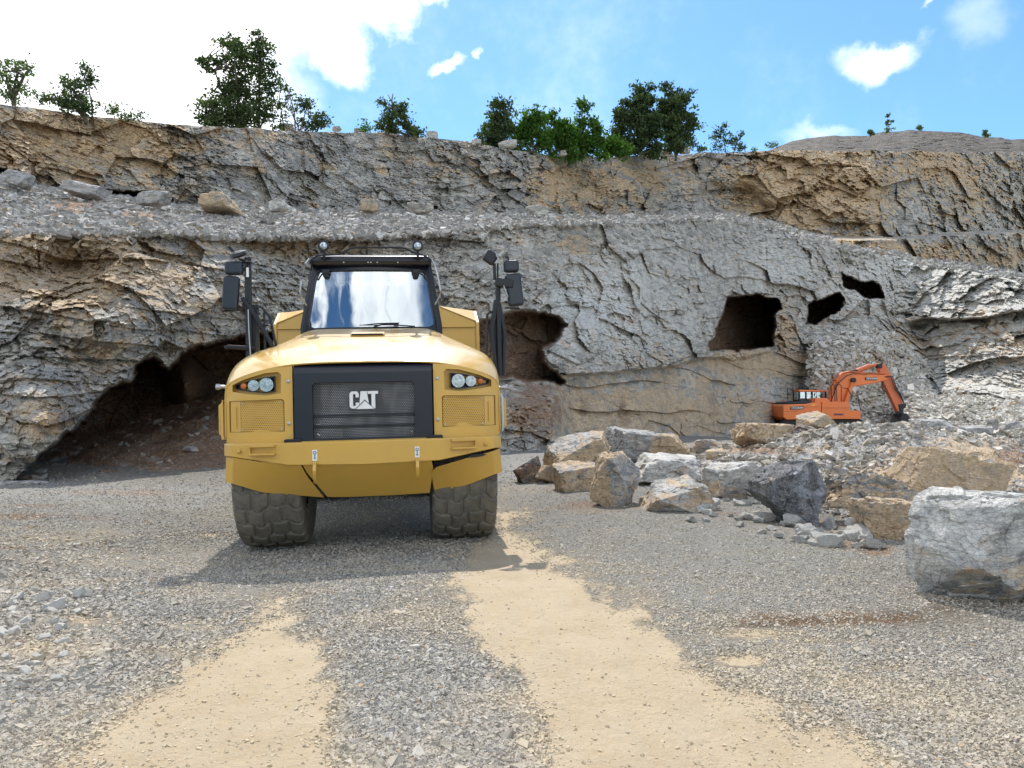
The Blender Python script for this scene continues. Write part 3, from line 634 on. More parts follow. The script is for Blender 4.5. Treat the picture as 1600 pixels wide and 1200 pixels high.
def paint(name, col, rough=.3, coat=.4, dust=.35, dcol=(.42, .34, .22)):
    t = NT(name); c = t.coord(); n = t.noise(c, 2.3, 7, .65); n2 = t.noise(c, 40, 4, .7)
    geo = t.n('ShaderNodeNewGeometry'); sp = t.n('ShaderNodeSeparateXYZ'); t.l(geo.outputs['Normal'], sp.inputs[0])
    up = t.ramp(sp.outputs[2], .1, .95, .25, 1.)
    d = t.math('MULTIPLY', t.math('MULTIPLY', t.ramp(t.math('ADD', n, t.math('MULTIPLY', n2, .3)), .45, .85), up), dust)
    k = t.mix(t.ramp(n, .4, .75, 0., .22), col, tuple(x*.7 for x in col))
    k = t.mix(d, k, dcol)
    t.pbr(k, t.math('ADD', rough, t.math('MULTIPLY', d, .8)), 0., t.bump(n, .004, .35), Coat_Weight=coat, Coat_Roughness=.12); return t.m
def perforated(name, metal, hole, pitch, r, metalv=.3, rough=.5, broad=None):
    t = NT(name); c = t.coord(); sp = t.n('ShaderNodeSeparateXYZ'); t.l(c, sp.inputs[0])
    x = t.math('DIVIDE', sp.outputs[0], pitch); z = t.math('DIVIDE', sp.outputs[2], pitch*.866)
    row = t.math('FLOOR', z); x = t.math('ADD', x, t.math('MULTIPLY', row, .5))
    fx = t.math('SUBTRACT', t.math('FRACT', x), .5); fz = t.math('MULTIPLY', t.math('SUBTRACT', t.math('FRACT', z), .5), .866)
    d = t.math('SQRT', t.math('ADD', t.math('MULTIPLY', fx, fx), t.math('MULTIPLY', fz, fz)))
    h = t.ramp(d, r-.06, r+.06)
    n = t.noise(c, 3, 4); hl = t.mix(t.ramp(n, .35, .65), hole, tuple(v*3 for v in hole))
    if broad: hl = t.mix(t.ramp(t.noise(t.coord(scale=(1, 1, .15)), 9, 3), .45, .6, 0., .6), hl, broad)
    k = t.mix(h, hl, metal); t.pbr(k, rough, metalv, t.bump(h, .003, .6)); return t.m
YEL = (.63, .37, .062)
M['yellow'] = paint('yellow_paint', YEL, .32, .3, .22)
M['yellow_clean'] = paint('yellow_hood_paint', YEL, .3, .7, .5, (.62, .50, .30))
M['gloss_black'] = paint('gloss_black_paint', (.004, .006, .015), .3, .0, .0)
M['black'] = simple('black_plastic', (.009, .011, .015), .5, 0, .2, 8, .002, 60)
M['mirror_black'] = simple('mirror_housing', (.014, .02, .033), .38, 0, .2, 4)
M['dark'] = simple('chassis_dark', (.02, .02, .02), .7, .1)
M['steel'] = simple('worn_steel', (.45, .44, .43), .35, .9)
M['chrome'] = simple('reflector', (.42, .44, .46), .22, 1., .35, 25)
M['orange_lens'] = simple('orange_lens', (.55, .14, .02), .2, 0, .15)
M['grille'] = perforated('grille_mesh', (.03, .03, .034), (.12, .12, .12), .021, .30, .2, .5, (.34, .33, .31))
M['perf_yellow'] = perforated('perforated_yellow', (.60, .345, .06), (.10, .065, .02), .024, .27, 0., .45)
M['white'] = simple('white_enamel', (.8, .79, .77), .45, 0, .06)
M['sticker_grey'] = simple('sticker_blue_grey', (.12, .2, .26), .5)
def tyre_mat():
    t = NT('dusty_tyre'); c = t.coord(); n = t.noise(c, 5, 6, .65); n2 = t.noise(c, 45, 4)
    g = t.attr('groove'); k = t.mix(t.ramp(n, .3, .7), (.10, .09, .072), (.19, .168, .13)); k = t.mix(t.math('MULTIPLY', g, .6), k, (.26, .24, .2))
    k = t.mix(t.ramp(n2, .5, .8, 0., .4), k, (.24, .22, .18)); t.pbr(k, .85, 0., t.bump(n2, .004, .6), Specular_IOR_Level=.25); return t.m
M['tyre'] = tyre_mat()
def glass_mat():
    t = NT('windscreen_glass'); g = t.n('ShaderNodeBsdfGlossy'); g.inputs['Roughness'].default_value = .015; g.inputs['Color'].default_value = (.86, .93, .98, 1)
    tr = t.n('ShaderNodeBsdfTransparent'); tr.inputs[0].default_value = (.52, .60, .62, 1)
    lw = t.n('ShaderNodeLayerWeight'); lw.inputs['Blend'].default_value = .25
    nm = t.bump(t.noise(t.coord(scale=(1, 1, .6)), 1.6, 2), .02, .6); t.l(nm, g.inputs['Normal'])
    mx = t.n('ShaderNodeMixShader'); t.l(t.ramp(lw.outputs['Fresnel'], 0., .6, .52, .95), mx.inputs[0]); t.l(tr.outputs[0], mx.inputs[1]); t.l(g.outputs[0], mx.inputs[2])
    t.l(mx.outputs[0], t.out.inputs[0]); return t.m
M['glass'] = glass_mat()
def lens_mat():
    t = NT('headlight_glass'); g = t.n('ShaderNodeBsdfGlossy'); g.inputs['Roughness'].default_value = .03
    tr = t.n('ShaderNodeBsdfTransparent'); tr.inputs[0].default_value = (.93, .95, .96, 1); mx = t.n('ShaderNodeMixShader'); mx.inputs[0].default_value = .08
    t.l(tr.outputs[0], mx.inputs[1]); t.l(g.outputs[0], mx.inputs[2]); t.l(mx.outputs[0], t.out.inputs[0]); return t.m
M['lens'] = lens_mat()
M['seat'] = simple('seat_fabric', (.05, .055, .06), .9)
M['cab_inside'] = simple('cab_interior', (.16, .17, .17), .8)
def tyre_obj(name, parent, loc, steer=0., R=.98, w=.80):
    root = parent
    n, prof = 560, []
    for u in np.linspace(-1, 1, 72): prof.append((u*w/2*.93, R-.035*abs(u)**3))
    side = [(w/2*.985, R-.07), (w/2*1.0, R-.14), (w/2*1.01, R-.26), (w/2*.95, R-.4), (w/2*.85, R-.46)]
    prof = [(-a, b) for a, b in side[::-1]]+prof+side
    X = np.array([p[0] for p in prof]); RR = np.array([p[1] for p in prof]); th = np.linspace(0, 2*PI, n, endpoint=False)
    TH, XX = np.meshgrid(th, X, indexing='ij'); Rr = np.broadcast_to(RR, TH.shape).copy()
    k = 27; ph = TH*k/(2*PI)+.17*np.sin(XX*11)+.09*np.sin(XX*29+1); fr = np.abs(ph-np.round(ph)); blk = np.round(ph-.5).astype(int)
    g = sst(.085, .06, fr)
    xj = np.where(blk % 2 == 0, .0, .0)
    for o in (-.2, 0., .2):
        oo = o+np.where(blk % 2 == 0, .035, -.035)
        g = np.maximum(g, sst(.02, .009, np.abs(XX-oo))*.8)
    g *= (np.abs(XX) < w/2*.99)
    Rr -= .034*g
    V = np.stack([XX, Rr*np.cos(TH), Rr*np.sin(TH)], -1); m = len(prof)
    i = np.arange(n)[:, None]*m+np.arange(m-1)[None]; j = (np.arange(n)[:, None]+1) % n*m+np.arange(m-1)[None]
    F = np.stack([i, j, j+1, i+1], -1).reshape(-1, 4)
    me = new_mesh('tyre', V.reshape(-1, 3), F, M['tyre'], {'groove': g}, True); me.set_sharp_from_angle(angle=math.radians(28))
    return me
def build_truck():
    T = empty('dump_truck', (-1.655, 9.0, -.045), (0, math.radians(-1.4), math.radians(7.5)), label='big yellow articulated dump truck with black grille parked head-on in front of the cave', cat='dump truck')
    # bumper ---------------------------------------------------------------
    xs = [-1.62, -1.60, -1.50, -.85, 0, .85, 1.50, 1.60, 1.62]; ys = [.75, .26, .12, 0, 0, 0, .12, .26, .75]
    zl = [1.06, 1.06, 1.06, .95, .93, .95, 1.06, 1.06, 1.06]
    b = MB(); V = []
    for x, y, z in zip(xs, ys, zl): V += [(x, y, z), (x, y, 1.2), (x*.985, y+.03, 1.215), (x*.9, y+.30, 1.215), (x*.9, y+.30, z)]
    F = [(i*5+k, (i+1)*5+k, (i+1)*5+(k+1) % 5, i*5+(k+1) % 5) for i in range(8) for k in range(5)]+[(0, 1, 2, 3, 4), (44, 43, 42, 41, 40)]
    b.add(V, F); bp = b.build('bumper', M['yellow'], T, .012)
    for sx in (-1, 1):   # pressed channels on the bumper face
        s = MB()
        x0 = 1.13*sx; yy = .048
        for z in (1.175, 1.085): s.box((x0, yy-.03, z), (.29, .09, .024), Rz(sx*.18))
        s.box((x0, yy+.005, 1.13), (.27, .03, .07), Rz(sx*.18)); s.box((x0+sx*.14, yy-.01, 1.13), (.016, .06, .1), Rz(sx*.18)); s.build('footstep', M['yellow'], bp, .006)
    for sx in (-1, 1):
        MB().lathe([(.024, 0), (.024, .03), (.014, .045), (0, .05)], (1.40*sx, .10, 1.12), (0, -1, 0), 12).build('bolt', M['yellow'], bp)
        st = MB().box((.575*sx+.02, -.004, 1.055), (.055, .004, .125)).build('warning_sticker', M['white'], bp)
        c = MB()
        for k in range(16):
            a = 2*PI*k/16; a2 = a+2*PI/16
            c.tube([(.575*sx+.02+.016*math.cos(a), -.009, 1.085+.016*math.sin(a)), (.575*sx+.02+.016*math.cos(a2), -.009, 1.085+.016*math.sin(a2))], .004, 5)
        c.box((.575*sx+.02, -.009, 1.052), (.008, .004, .03)); c.lathe([(.011, 0), (.011, .004)], (.575*sx+.02, -.007, 1.025), (0, -1, 0), 12)
        c.build('sticker_symbol', M['sticker_grey'], bp, smooth=0)
    # skid plate and lower corners
    def skirt(pts_top, pts_mid, pts_bot, name, lbl=None):
        b = MB(); n = len(pts_top); V = list(pts_top)+list(pts_mid)+list(pts_bot)
        V += [(x*.99, y+.03, z) for x, y, z in V]; m = 3*n
        F = [(r*n+i, r*n+i+1, (r+1)*n+i+1, (r+1)*n+i) for r in range(2) for i in range(n-1)]
        F += [tuple(m+q for q in f[::-1]) for f in F]
        rim = list(range(n))+[2*n-1, 3*n-1]+list(range(3*n-2, 2*n-1, -1))+[n]
        F += [(a, m+a, m+b_, b_) for a, b_ in zip(rim, rim[1:]+rim[:1])]
        return b.add(V, F).build(name, M['yellow'], T, .006)
    skirt([(-.70, .02, .955), (-.3, .02, .937), (.3, .02, .937), (.76, .02, .95)], [(-.66, .10, .85), (-.3, .10, .85), (.3, .10, .85), (.78, .10, .86)],
          [(-.47, .42, .53), (-.25, .42, .52), (.3, .42, .52), (.74, .42, .53)], 'skid_plate')
    for sx in (-1, 1):
        a = .72 if sx < 0 else .82
        skirt([(a*sx+.0, .02, .955 if sx < 0 else .87), (1.2*sx, .07, 1.0 if sx < 0 else .965), (1.47*sx, .14, 1.05 if sx < 0 else 1.02), (1.585*sx, .28, 1.05), (1.6*sx, .72, 1.05)],
              [(a*sx*.92, .14, .80), (1.2*sx, .16, .88), (1.5*sx, .2, .92), (1.6*sx, .32, .92), (1.61*sx, .72, .92)],
              [(.51*sx if sx < 0 else .80, .46, .52), (1.2*sx, .34, .62), (1.52*sx, .28, .74), (1.615*sx, .36, .755), (1.62*sx, .72, .76)], 'lower_corner_guard')
    s = MB().box((0, .62, .95), (2.9, .3, .3)); s.build('front_crossmember', M['dark'], T)
    s = MB()
    slot = MB().prism([(1.17, .975), (1.22, .962), (1.34, .975), (1.40, .992), (1.36, 1.004), (1.24, .996)], .06, .13).build('slot', M['dark'], T)
    for sx in (-1, 1):
        hk = MB(); x0 = .575*sx+.02
        P = [(0, .93), (0, 1.0)] 
        prof = [(-.02, .985), (-.075, .955), (-.095, .89), (-.08, .82), (-.03, .76), (.02, .73), (.03, .78), (-.02, .82), (-.04, .87), (-.035, .92), (.03, .95)]
        hk.prism(prof, x0-.019, x0+.019, 'x'); hk.build('tow_hook', M['yellow'], T, .006)
    # black grille surround -------------------------------------------------
    g = MB(); prof = []   # y,z section rolled over at the top
    for k in range(9):
        a = PI/2*k/8; prof.append((.23-.17*math.sin(a)+0, 1.985+.135*math.cos(a)))
    outer = [(-.78, 1.205), (.78, 1.205), (.78, 1.99), (-.78, 1.99)]; inner = [(-.575, 1.235), (.575, 1.235), (.58, 1.84), (.55, 1.875), (-.55, 1.875), (-.58, 1.84)]
    g.ring(outer, inner, .06, .1, False)
    n = len(prof); V = [(-.78, y, z) for y, z in prof]+[(.78, y, z) for y, z in prof]
    g.add(V, [(i, i+1, n+i+1, n+i) for i in range(n-1)])
    for sx in (-1, 1):
        g.prism([(y, z) for y, z in prof]+[(.06, 1.205), (.26, 1.205), (.26, 2.12)], .78*sx, .785*sx, 'x')
    g.build('grille_surround', M['gloss_black'], T, .01)
    gr = MB().box((0, .15, 1.555), (1.17, .02, .67)).build('grille', M['grille'], T)
    bars = MB()
    for z in (1.50, 1.38): bars.box((0, .132, z), (1.15, .018, .016)).box((0, .134, z-.022), (1.15, .01, .006))
    bars.build('grille_bar', M['black'], gr)
    for q, r_ in (([(-.55, .125, 1.40), (-.50, .125, 1.40), (-.50, .125, 1.43)], .006), ([(-.54, .125, 1.29), (-.51, .125, 1.27)], .01), ([(.53, .125, 1.29), (.55, .125, 1.28)], .01)): MB().tube(q, r_).build('clip', M['steel'], gr)
    # emblem: three block letters, the middle one with a triangle at its foot
    z0, z1, yy = 1.565, 1.775, .10
    def P2(pts): return [(x*.01-.165, z0+zz*.01) for x, zz in pts]
    L = MB()
    outer = P2([(10.6, 13.5), (10.6, 17.5), (8.5, 20.5), (2.4, 20.5), (0, 18), (0, 3), (2.4, .6), (6.2, .6), (7.6, 1.7), (10.6, 4.3), (10.6, 7.5), (6.9, 7.5), (6.9, 4.4), (6.2, 3.6), (4.6, 3.6), (3.9, 4.4), (3.9, 16.7), (4.6, 17.4), (6.2, 17.4), (6.9, 16.7), (6.9, 13.5)])
    L.prism(outer, yy, yy+.02)
    L.prism(P2([(12.6, 20.5), (19.6, 20.5), (21.9, 6.4), (17.3, 10.9), (11.0, 5.0)]), yy, yy+.02)
    L.prism(P2([(20.3, 20.5), (32.5, 20.5), (32.5, 17.2), (29.2, 17.2), (29.2, .3), (28.2, .3), (24.9, 3.3), (24.9, 17.2), (20.9, 17.2)]), yy, yy+.02)
    L.prism(P2([(7.2, 0), (17.3, 9.4), (27.6, 0)]), yy-.003, yy+.02)
    L.build('emblem_letters', M['white'], gr, 0, 0)
    # front panels with the headlight recess and the perforated cover ----------
    wf = lambda x, z: .03+.26*max(0, (abs(x)-.95)/.65)**2
    for sx in (-1, 1):
        m = lambda pts: [(x*sx, z) for x, z in pts]
        up_o = [(.80, 1.725), (1.585, 1.725), (1.60, 1.87), (1.43, 1.955), (1.1, 2.045), (.80, 2.10)]
        up_i = [(.93, 1.765), (1.1, 1.745), (1.35, 1.77), (1.50, 1.80), (1.50, 1.875), (1.35, 1.935), (1.1, 2.0), (.96, 2.01), (.925, 1.98)]
        lo_o = [(.80, 1.215), (1.59, 1.215), (1.585, 1.725), (.80, 1.725)]
        lo_i = [(.895, 1.33), (1.545, 1.33), (1.545, 1.69), (.92, 1.70), (.895, 1.68)]
        p = MB(); p.ring(m(up_o), m(up_i), .06, .09, True, f=wf); p.ring(m(lo_o), m(lo_i), .06, .04, True, f=wf)
        pan = p.build('front_panel', M['yellow'], T, .008)
        hp = MB(); 
        pts = [(.905, 1.335), (1.40, 1.335), (1.40, 1.685), (.93, 1.69), (.905, 1.67)]
        V = [(x*sx, .06+wf(x, z)+.012, z) for x, z in pts]; hp.plate(V if sx < 0 else V[::-1], .004)
        hp.build('perforated_cover', M['perf_yellow'], pan)
        V = [(x*sx, .06+wf(x, z)+.014, z) for x, z in ((1.405, 1.335), (1.53, 1.335), (1.53, 1.685), (1.405, 1.685))]
        MB().plate(V if sx < 0 else V[::-1], .004).box((1.465*sx, .06+wf(1.46, 0)+.004, 1.5), (.012, .012, .24)).build('cover_plate', M['yellow'], pan)
        for x, z in ((.845, 1.90), (.845, 1.42)): MB().lathe([(.021, 0), (.021, .008), (.011, .012), (.011, .02), (0, .022)], (x*sx, .088, z), (0, -1, 0), 12).build('bolt', M['steel'], pan)
        for x, z in ((.925, 1.36), (1.38, 1.36), (1.38, 1.66), (.94, 1.66)): MB().lathe([(.009, 0), (.009, .008)], (x*sx, .09+wf(x, z)*.9-.02, z), (0, -1, 0), 8).build('bolt', M['steel'], pan)
        # headlight
        hb = [(1.0, 1.79), (1.12, 1.775), (1.33, 1.80), (1.47, 1.825), (1.475, 1.875), (1.32, 1.915), (1.12, 1.955), (1.0, 1.965)]
        hl = MB().ring(m(hb), m([(1.01, 1.80), (1.12, 1.787), (1.33, 1.812), (1.46, 1.835), (1.465, 1.868), (1.32, 1.905), (1.12, 1.943), (1.01, 1.952)]), .10, .05, True, f=wf).build('headlight', M['gloss_black'], T, .004)
        for x, z, r in ((1.095, 1.868, .078), (1.245, 1.863, .062)):
            y0 = .10+wf(x, z)
            MB().lathe([(r, -.012), (r*.97, .0), (r*.8, .028), (r*.45, .042), (.02, .044)], (x*sx, y0-.008, z), (0, 1, 0), 28).build('reflector', M['chrome'], hl)
            MB().lathe([(r*.25, 0), (r*.25, .02), (r*.1, .03)], (x*sx, y0+.03, z), (0, -1, 0), 14).build('bulb', M['steel'], hl)
            MB().lathe([(r*1.02, 0), (r*.9, .012), (r*.55, .022), (0.001, .026)], (x*sx, y0-.012, z), (0, -1, 0), 28).build('lens', M['lens'], hl)
        MB().lathe([(.036, -.02), (.036, 0), (.03, .012), (0.001, .018)], (1.365*sx, .10+wf(1.365, 0)-.004, 1.86), (0, -1, 0), 20).build('turn_signal', M['orange_lens'], hl)
        hg = MB().box((.80*sx, .035, 1.225), (.19, .05, .028)).tube([(.72*sx, .02, 1.232), (.88*sx, .02, 1.232)], .014); hg.build('hinge', M['black'], T, .004)
        # flank marker plate, side lamp and grab tube
        MB().box((1.665*sx, .42, 1.475), (.05, .05, .36)).build('side_marker_plate', M['yellow'], T, .02)
        MB().lathe([(.0, 0), (.034, .01), (.034, .05), (.02, .07), (.02, .12)], (1.71*sx, .35, 1.86 if sx < 0 else 1.78), (-sx, .2, 0), 14).build('side_lamp', M['steel'], T)
        MB().tube([(1.625*sx, .34, 1.25), (1.635*sx, .34, 1.3), (1.635*sx, .34, 1.66), (1.625*sx, .36, 1.70)], .017).build('grab_tube', M['steel'] if sx > 0 else M['yellow'], T)
    # hood -------------------------------------------------------------------
    st = [(.075, [(0, 2.115), (.45, 2.113), (.82, 2.10), (1.12, 2.045), (1.42, 1.965), (1.575, 1.885), (1.605, 1.80), (1.61, 1.5), (1.61, 1.25)]),
          (.10, [(0, 2.13), (.45, 2.128), (.82, 2.113), (1.12, 2.06), (1.42, 1.98), (1.58, 1.90), (1.61, 1.81), (1.615, 1.5), (1.615, 1.25)]),
          (.33, [(0, 2.235), (.45, 2.232), (.84, 2.21), (1.12, 2.18), (1.42, 2.125), (1.60, 2.03), (1.64, 1.86), (1.625, 1.5), (1.625, 1.24)]),
          (.8, [(0, 2.40), (.5, 2.40), (.85, 2.375), (1.10, 2.33), (1.40, 2.28), (1.61, 2.16), (1.665, 1.95), (1.64, 1.5), (1.64, 1.2)]),
          (1.3, [(0, 2.52), (.55, 2.525), (.84, 2.51), (1.05, 2.43), (1.37, 2.35), (1.62, 2.22), (1.68, 1.98), (1.66, 1.6), (1.66, 1.45)]),
          (1.85, [(0, 2.645), (.6, 2.65), (.86, 2.64), (1.04, 2.52), (1.34, 2.40), (1.62, 2.26), (1.69, 1.99), (1.68, 1.7), (1.68, 1.55)]),
          (2.02, [(0, 2.67), (.6, 2.675), (.87, 2.665), (1.05, 2.54), (1.36, 2.42), (1.63, 2.28), (1.70, 2.0), (1.69, 1.7), (1.69, 1.55)])]
    ins = .28; b = MB(); V = []; rows = []
    for y, p in st:
        full = [(-x, z) for x, z in p[::-1]]+p[1:]; V += [(x, y+.26*max(0, (abs(x)-.95)/.65)**2*(1 if y < .2 else .75 if y < .5 else .3), z) for x, z in full]
    n = len(st[0][1])*2-1; F = [(r*n+i, r*n+i+1, (r+1)*n+i+1, (r+1)*n+i) for r in range(len(st)-1) for i in range(n-1)]
    b.add(V, F); hd = b.build('hood', M['yellow_clean'], T, 0, 180, 3)
    sm = hd.modifiers.new('t', 'SOLIDIFY'); sm.thickness = .02; sm.offset = -1
    # raised vents and centre slot
    v = MB().box((.0, 1.30, 2.535), (.44, .20, .03), Rx(.23)); v.build('hood_scoop', M['yellow_clean'], hd, .012)
    MB().box((.0, 1.205, 2.521), (.40, .015, .02), Rx(.2)).build('scoop_slot', M['dark'], hd)
    # under the skin, so that no light passes
    MB().box((0, 1.5, 1.63), (2.7, 1.3, .72)).build('engine_block', M['dark'], T)
    MB().box((0, .34, 1.55), (1.5, .30, .62)).build('radiator', M['dark'], T)
    # cab --------------------------------------------------------------------
    cx = .02
    cab = empty('cab', (0, 0, 0)); cab.parent = T
    yb, yt, zb, zt = 2.03, 2.30, 2.62, 3.66
    tilt = (yt-yb)/(zt-zb); f = lambda x, z: (z-zb)*tilt+.10*(x/.9)**2
    outer = [(-.96, 2.58), (.96, 2.58), (.955, 2.72), (.83, 3.64), (-.83, 3.64), (-.955, 2.72)]
    outer = [(x+cx, z) for x, z in outer]
    inner = [(-.80, 2.70), (.80, 2.70), (.87, 2.735), (.875, 2.80), (.775, 3.49), (.74, 3.535), (-.74, 3.535), (-.775, 3.49), (-.875, 2.80), (-.87, 2.735)]
    inner = [(x+cx, z) for x, z in inner]
    MB().ring(outer, inner, yb, .06, False, f=f).build('windscreen_frame', M['gloss_black'], cab, .01)
    gw = MB(); nx, nz = 14, 10; V = []
    for j in range(nz+1):
        for i in range(nx+1):
            t_ = j/nz; z = 2.68+(3.55-2.68)*t_; hw = .90+(.79-.90)*t_; x = (-hw+2*hw*i/nx)+cx; V.append((x, yb+.035+f(x, z), z))
    gw.add(V, [(j*(nx+1)+i, j*(nx+1)+i+1, (j+1)*(nx+1)+i+1, (j+1)*(nx+1)+i) for j in range(nz) for i in range(nx)])
    gw.build('windscreen', M['glass'], cab, 0, 180)
    # shell
    for sx in (-1, 1):
        X0, X1 = (.95*sx+cx), (.82*sx+cx)
        s = MB(); s.tube([(X0, yb+.12, 2.1), (X0, yb+.13, 2.7), (X1, yt+.13, 3.62)], .045, 6)
        s.tube([(X0, 3.75, 2.1), (X0, 3.75, 2.7), (X1, 3.65, 3.62)], .06, 6); s.tube([(X0, 3.0, 2.4), (X1, 2.98, 3.62)], .04, 6)
        s.plate([(X0, yb+.12, 1.9), (X0, 3.8, 1.9), (X0, 3.8, 2.72), (X0, yb+.12, 2.72)], .03)
        s.build('cab_pillars', M['black'], cab)
        MB().plate([(X0-.01*sx, yb+.17, 2.72), (X0-.01*sx, 3.7, 2.72), (X1-.01*sx, 3.6, 3.6), (X1-.01*sx, yt+.17, 3.6)], .006).build('side_window', M['glass'], cab)
    rf = MB(); V = []
    for z, k, e in ((3.60, 1.0, 0), (3.66, 1.02, -.03), (3.73, .97, 0), (3.765, .80, .12)):
        V += [(-.85*k+cx, 2.24+e, z), (.85*k+cx, 2.24+e, z), (.85*k+cx, 3.78-e, z), (-.85*k+cx, 3.78-e, z)]
    rf.add(V, [(r*4+i, r*4+(i+1) % 4, (r+1)*4+(i+1) % 4, (r+1)*4+i) for r in range(3) for i in range(4)]+[(0, 1, 2, 3), (15, 14, 13, 12)])
    rf.build('cab_roof', M['gloss_black'], cab, .02)
    for x in (-.38, -.04, .0, .09, .38): MB().lathe([(.009, 0), (.009, .02)], (x+cx, 2.225, 3.635), (0, -1, 0), 8).build('bolt', M['steel'], cab)
    r = MB(); r.tube([(-.83+cx, 2.20, 3.52), (-.82+cx, 2.14, 3.66), (-.74+cx, 2.12, 3.715), (-.42+cx, 2.10, 3.735), (-.28+cx, 2.10, 3.81), (-.22+cx, 2.10, 3.825), (.42+cx, 2.10, 3.825), (.50+cx, 2.10, 3.81), (.64+cx, 2.1, 3.74), (.76+cx, 2.12, 3.715), (.84+cx, 2.14, 3.66), (.85+cx, 2.2, 3.52)], .014, 8)
    r.build('roof_rail', M['black'], cab)
    for sx in (-1, 1):
        MB().tube([(.85*sx+cx, 2.16, 3.68), (.90*sx+cx, 2.12, 3.6), (.955*sx+cx, 2.08, 3.35), (.975*sx+cx, 2.06, 3.20), (.96*sx+cx, 2.08, 3.12), (.90*sx+cx, 2.16, 3.02)], .012, 8).build('grab_handle', M['steel'], cab)
        wl = MB().lathe([(.02, .05), (.06, .04), (.078, 0), (.078, -.03), (.066, -.035)], (.655*sx+cx+.01, 2.13, 3.85), (0, 1, 0), 24).build('work_light', M['black'], cab)
        MB().lathe([(.05, -.037), (.03, -.045), (0.001, -.047)], (.655*sx+cx+.01, 2.13, 3.85), (0, 1, 0), 20).build('work_light_lens', M['chrome'], cab)
        MB().tube([(.655*sx+cx+.01, 2.13, 3.79), (.655*sx+cx+.01, 2.14, 3.70), (.655*sx+cx+.01, 2.2, 3.66)], .018).build('work_light_stalk', M['black'], cab)
        MB().box((.64*sx+cx, 2.31, 3.52), (.11, .05, .07)).lathe([(.05, 0), (.035, .04)], (.64*sx+cx, 2.3, 3.475), (0, -.3, -1), 12).build('inner_lamp', M['black'], cab, .01)
    wp = MB().tube([(.05, 2.04, 2.70), (.20, 2.03, 2.735), (.40, 2.035, 2.745)], .011).tube([(.40, 2.035, 2.745), (.12, 2.0, 2.74), (-.15, 2.03, 2.72), (.3, 2.0, 2.72), (.62, 2.06, 2.70)], .009).box((.36, 2.03, 2.72), (.07, .04, .03))
    wp.build('wiper', M['black'], cab)
    s = MB().box((cx, 2.9, 2.2), (.5, .5, .16)).box((cx, 3.16, 2.62), (.48, .14, .75), Rx(-.12)).box((cx, 3.2, 3.08), (.26, .1, .18)); s.build('seat', M['seat'], cab, .04)
    sw = MB()
    for k in range(20):
        a, a2 = 2*PI*k/20, 2*PI*(k+1)/20; pt = lambda a: (cx+.21*math.cos(a), 2.60-.09*math.sin(a), 2.80+.19*math.sin(a)); sw.tube([pt(a), pt(a2)], .015, 6)
    sw.tube([(cx, 2.60, 2.80), (cx, 2.45, 2.5)], .03); sw.build('steering_wheel', M['seat'], cab)
    s = MB().box((cx, 2.9, 2.08), (1.86, 1.7, .06)).box((cx, 3.82, 2.8), (1.8, .05, 1.5)).box((cx, 2.36, 2.56), (1.7, .3, .22)).build('dashboard', M['cab_inside'], cab, .02)
    # mirrors, masts and rails -------------------------------------------------
    y = 1.2
    s = MB().box((-1.49, y+.05, 2.85), (.075, .07, 1.35)).tube([(-1.52, y, 3.42), (-1.45, y, 3.46), (-1.55, y, 3.47)], .03)
    s.tube([(-1.55, y-.03, 3.0), (-1.40, y-.03, 2.78), (-1.14, y-.03, 2.28)], .028).box((-1.44, y+.08, 2.55), (.13, .05, .75)).tube([(-1.40, y, 2.3), (-1.38, y, 2.86), (-1.34, y, 2.90), (-1.22, y, 2.76), (-1.13, y, 2.28)], .017)
    s.tube([(-1.29, y, 2.3), (-1.29, y, 2.86)], .014).tube([(-1.78, y, 2.37), (-1.74, y, 2.385), (-1.40, y, 2.36)], .028).tube([(-1.80, y+.02, 2.84), (-1.55, y+.02, 2.86)], .013)
    s.tube([(-1.60, y, 3.36), (-1.5, y, 3.38)], .025).build('mirror_mast', M['black'], T)
    MB().tube([(-1.475, y-.06, 2.85), (-1.47, y-.07, 2.6), (-1.455, y-.07, 2.25)], .008).build('cable', M['steel'], T)
    mm = MB().box((-1.695, y, 3.065), (.20, .11, .43), Ry(.075)).build('mirror', M['mirror_black'], T, .035)
    MB().box((-1.65, y, 3.385), (.225, .12, .175)).build('mirror', M['mirror_black'], T, .04)
    MB().lathe([(.06, -.03), (.12, 0), (.10, .035), (.04, .05)], (-1.59, y, 3.555), (-.28, -.35, 1), 18).tube([(-1.66, y, 3.60), (-1.71, y, 3.66)], .02).build('mirror', M['black'], T)
    MB().box((-1.485, y-.01, 3.33), (.03, .02, .12)).build('reflector_strip', M['white'], T)
    s = MB().tube([(1.715, y, 1.95), (1.715, y, 3.12)], .036).tube([(1.66, y, 1.95), (1.62, y, 2.55), (1.69, y, 2.95)], .035).tube([(1.76, y, 1.95), (1.79, y, 2.5), (1.73, y, 2.9)], .025).tube([(1.54, y, 2.25), (1.565, y, 2.76), (1.60, y, 2.80), (1.70, y, 2.80)], .018)
    s.tube([(1.675, y, 3.22), (1.675, y, 3.44)], .02).tube([(1.715, y, 3.22), (1.72, y, 3.44)], .012).tube([(1.80, y, 2.85), (2.0, y, 2.84)], .012).tube([(1.82, y, 3.53), (1.86, y, 3.52), (1.875, y, 3.44)], .014)
    s.box((1.715, y+.05, 2.5), (.17, .06, .55)).build('mirror_mast', M['black'], T)
    MB().tube([(1.695, y-.05, 3.56), (1.72, y-.05, 3.5), (1.79, y-.06, 3.12), (1.835, y-.06, 2.99), (1.83, y-.05, 2.95), (1.76, y-.03, 2.925), (1.70, y, 2.93)], .010).build('grab_handle', M['steel'], T)
    MB().box((1.935, y, 3.085), (.21, .11, .43), Ry(-.10)).build('mirror', M['mirror_black'], T, .035)
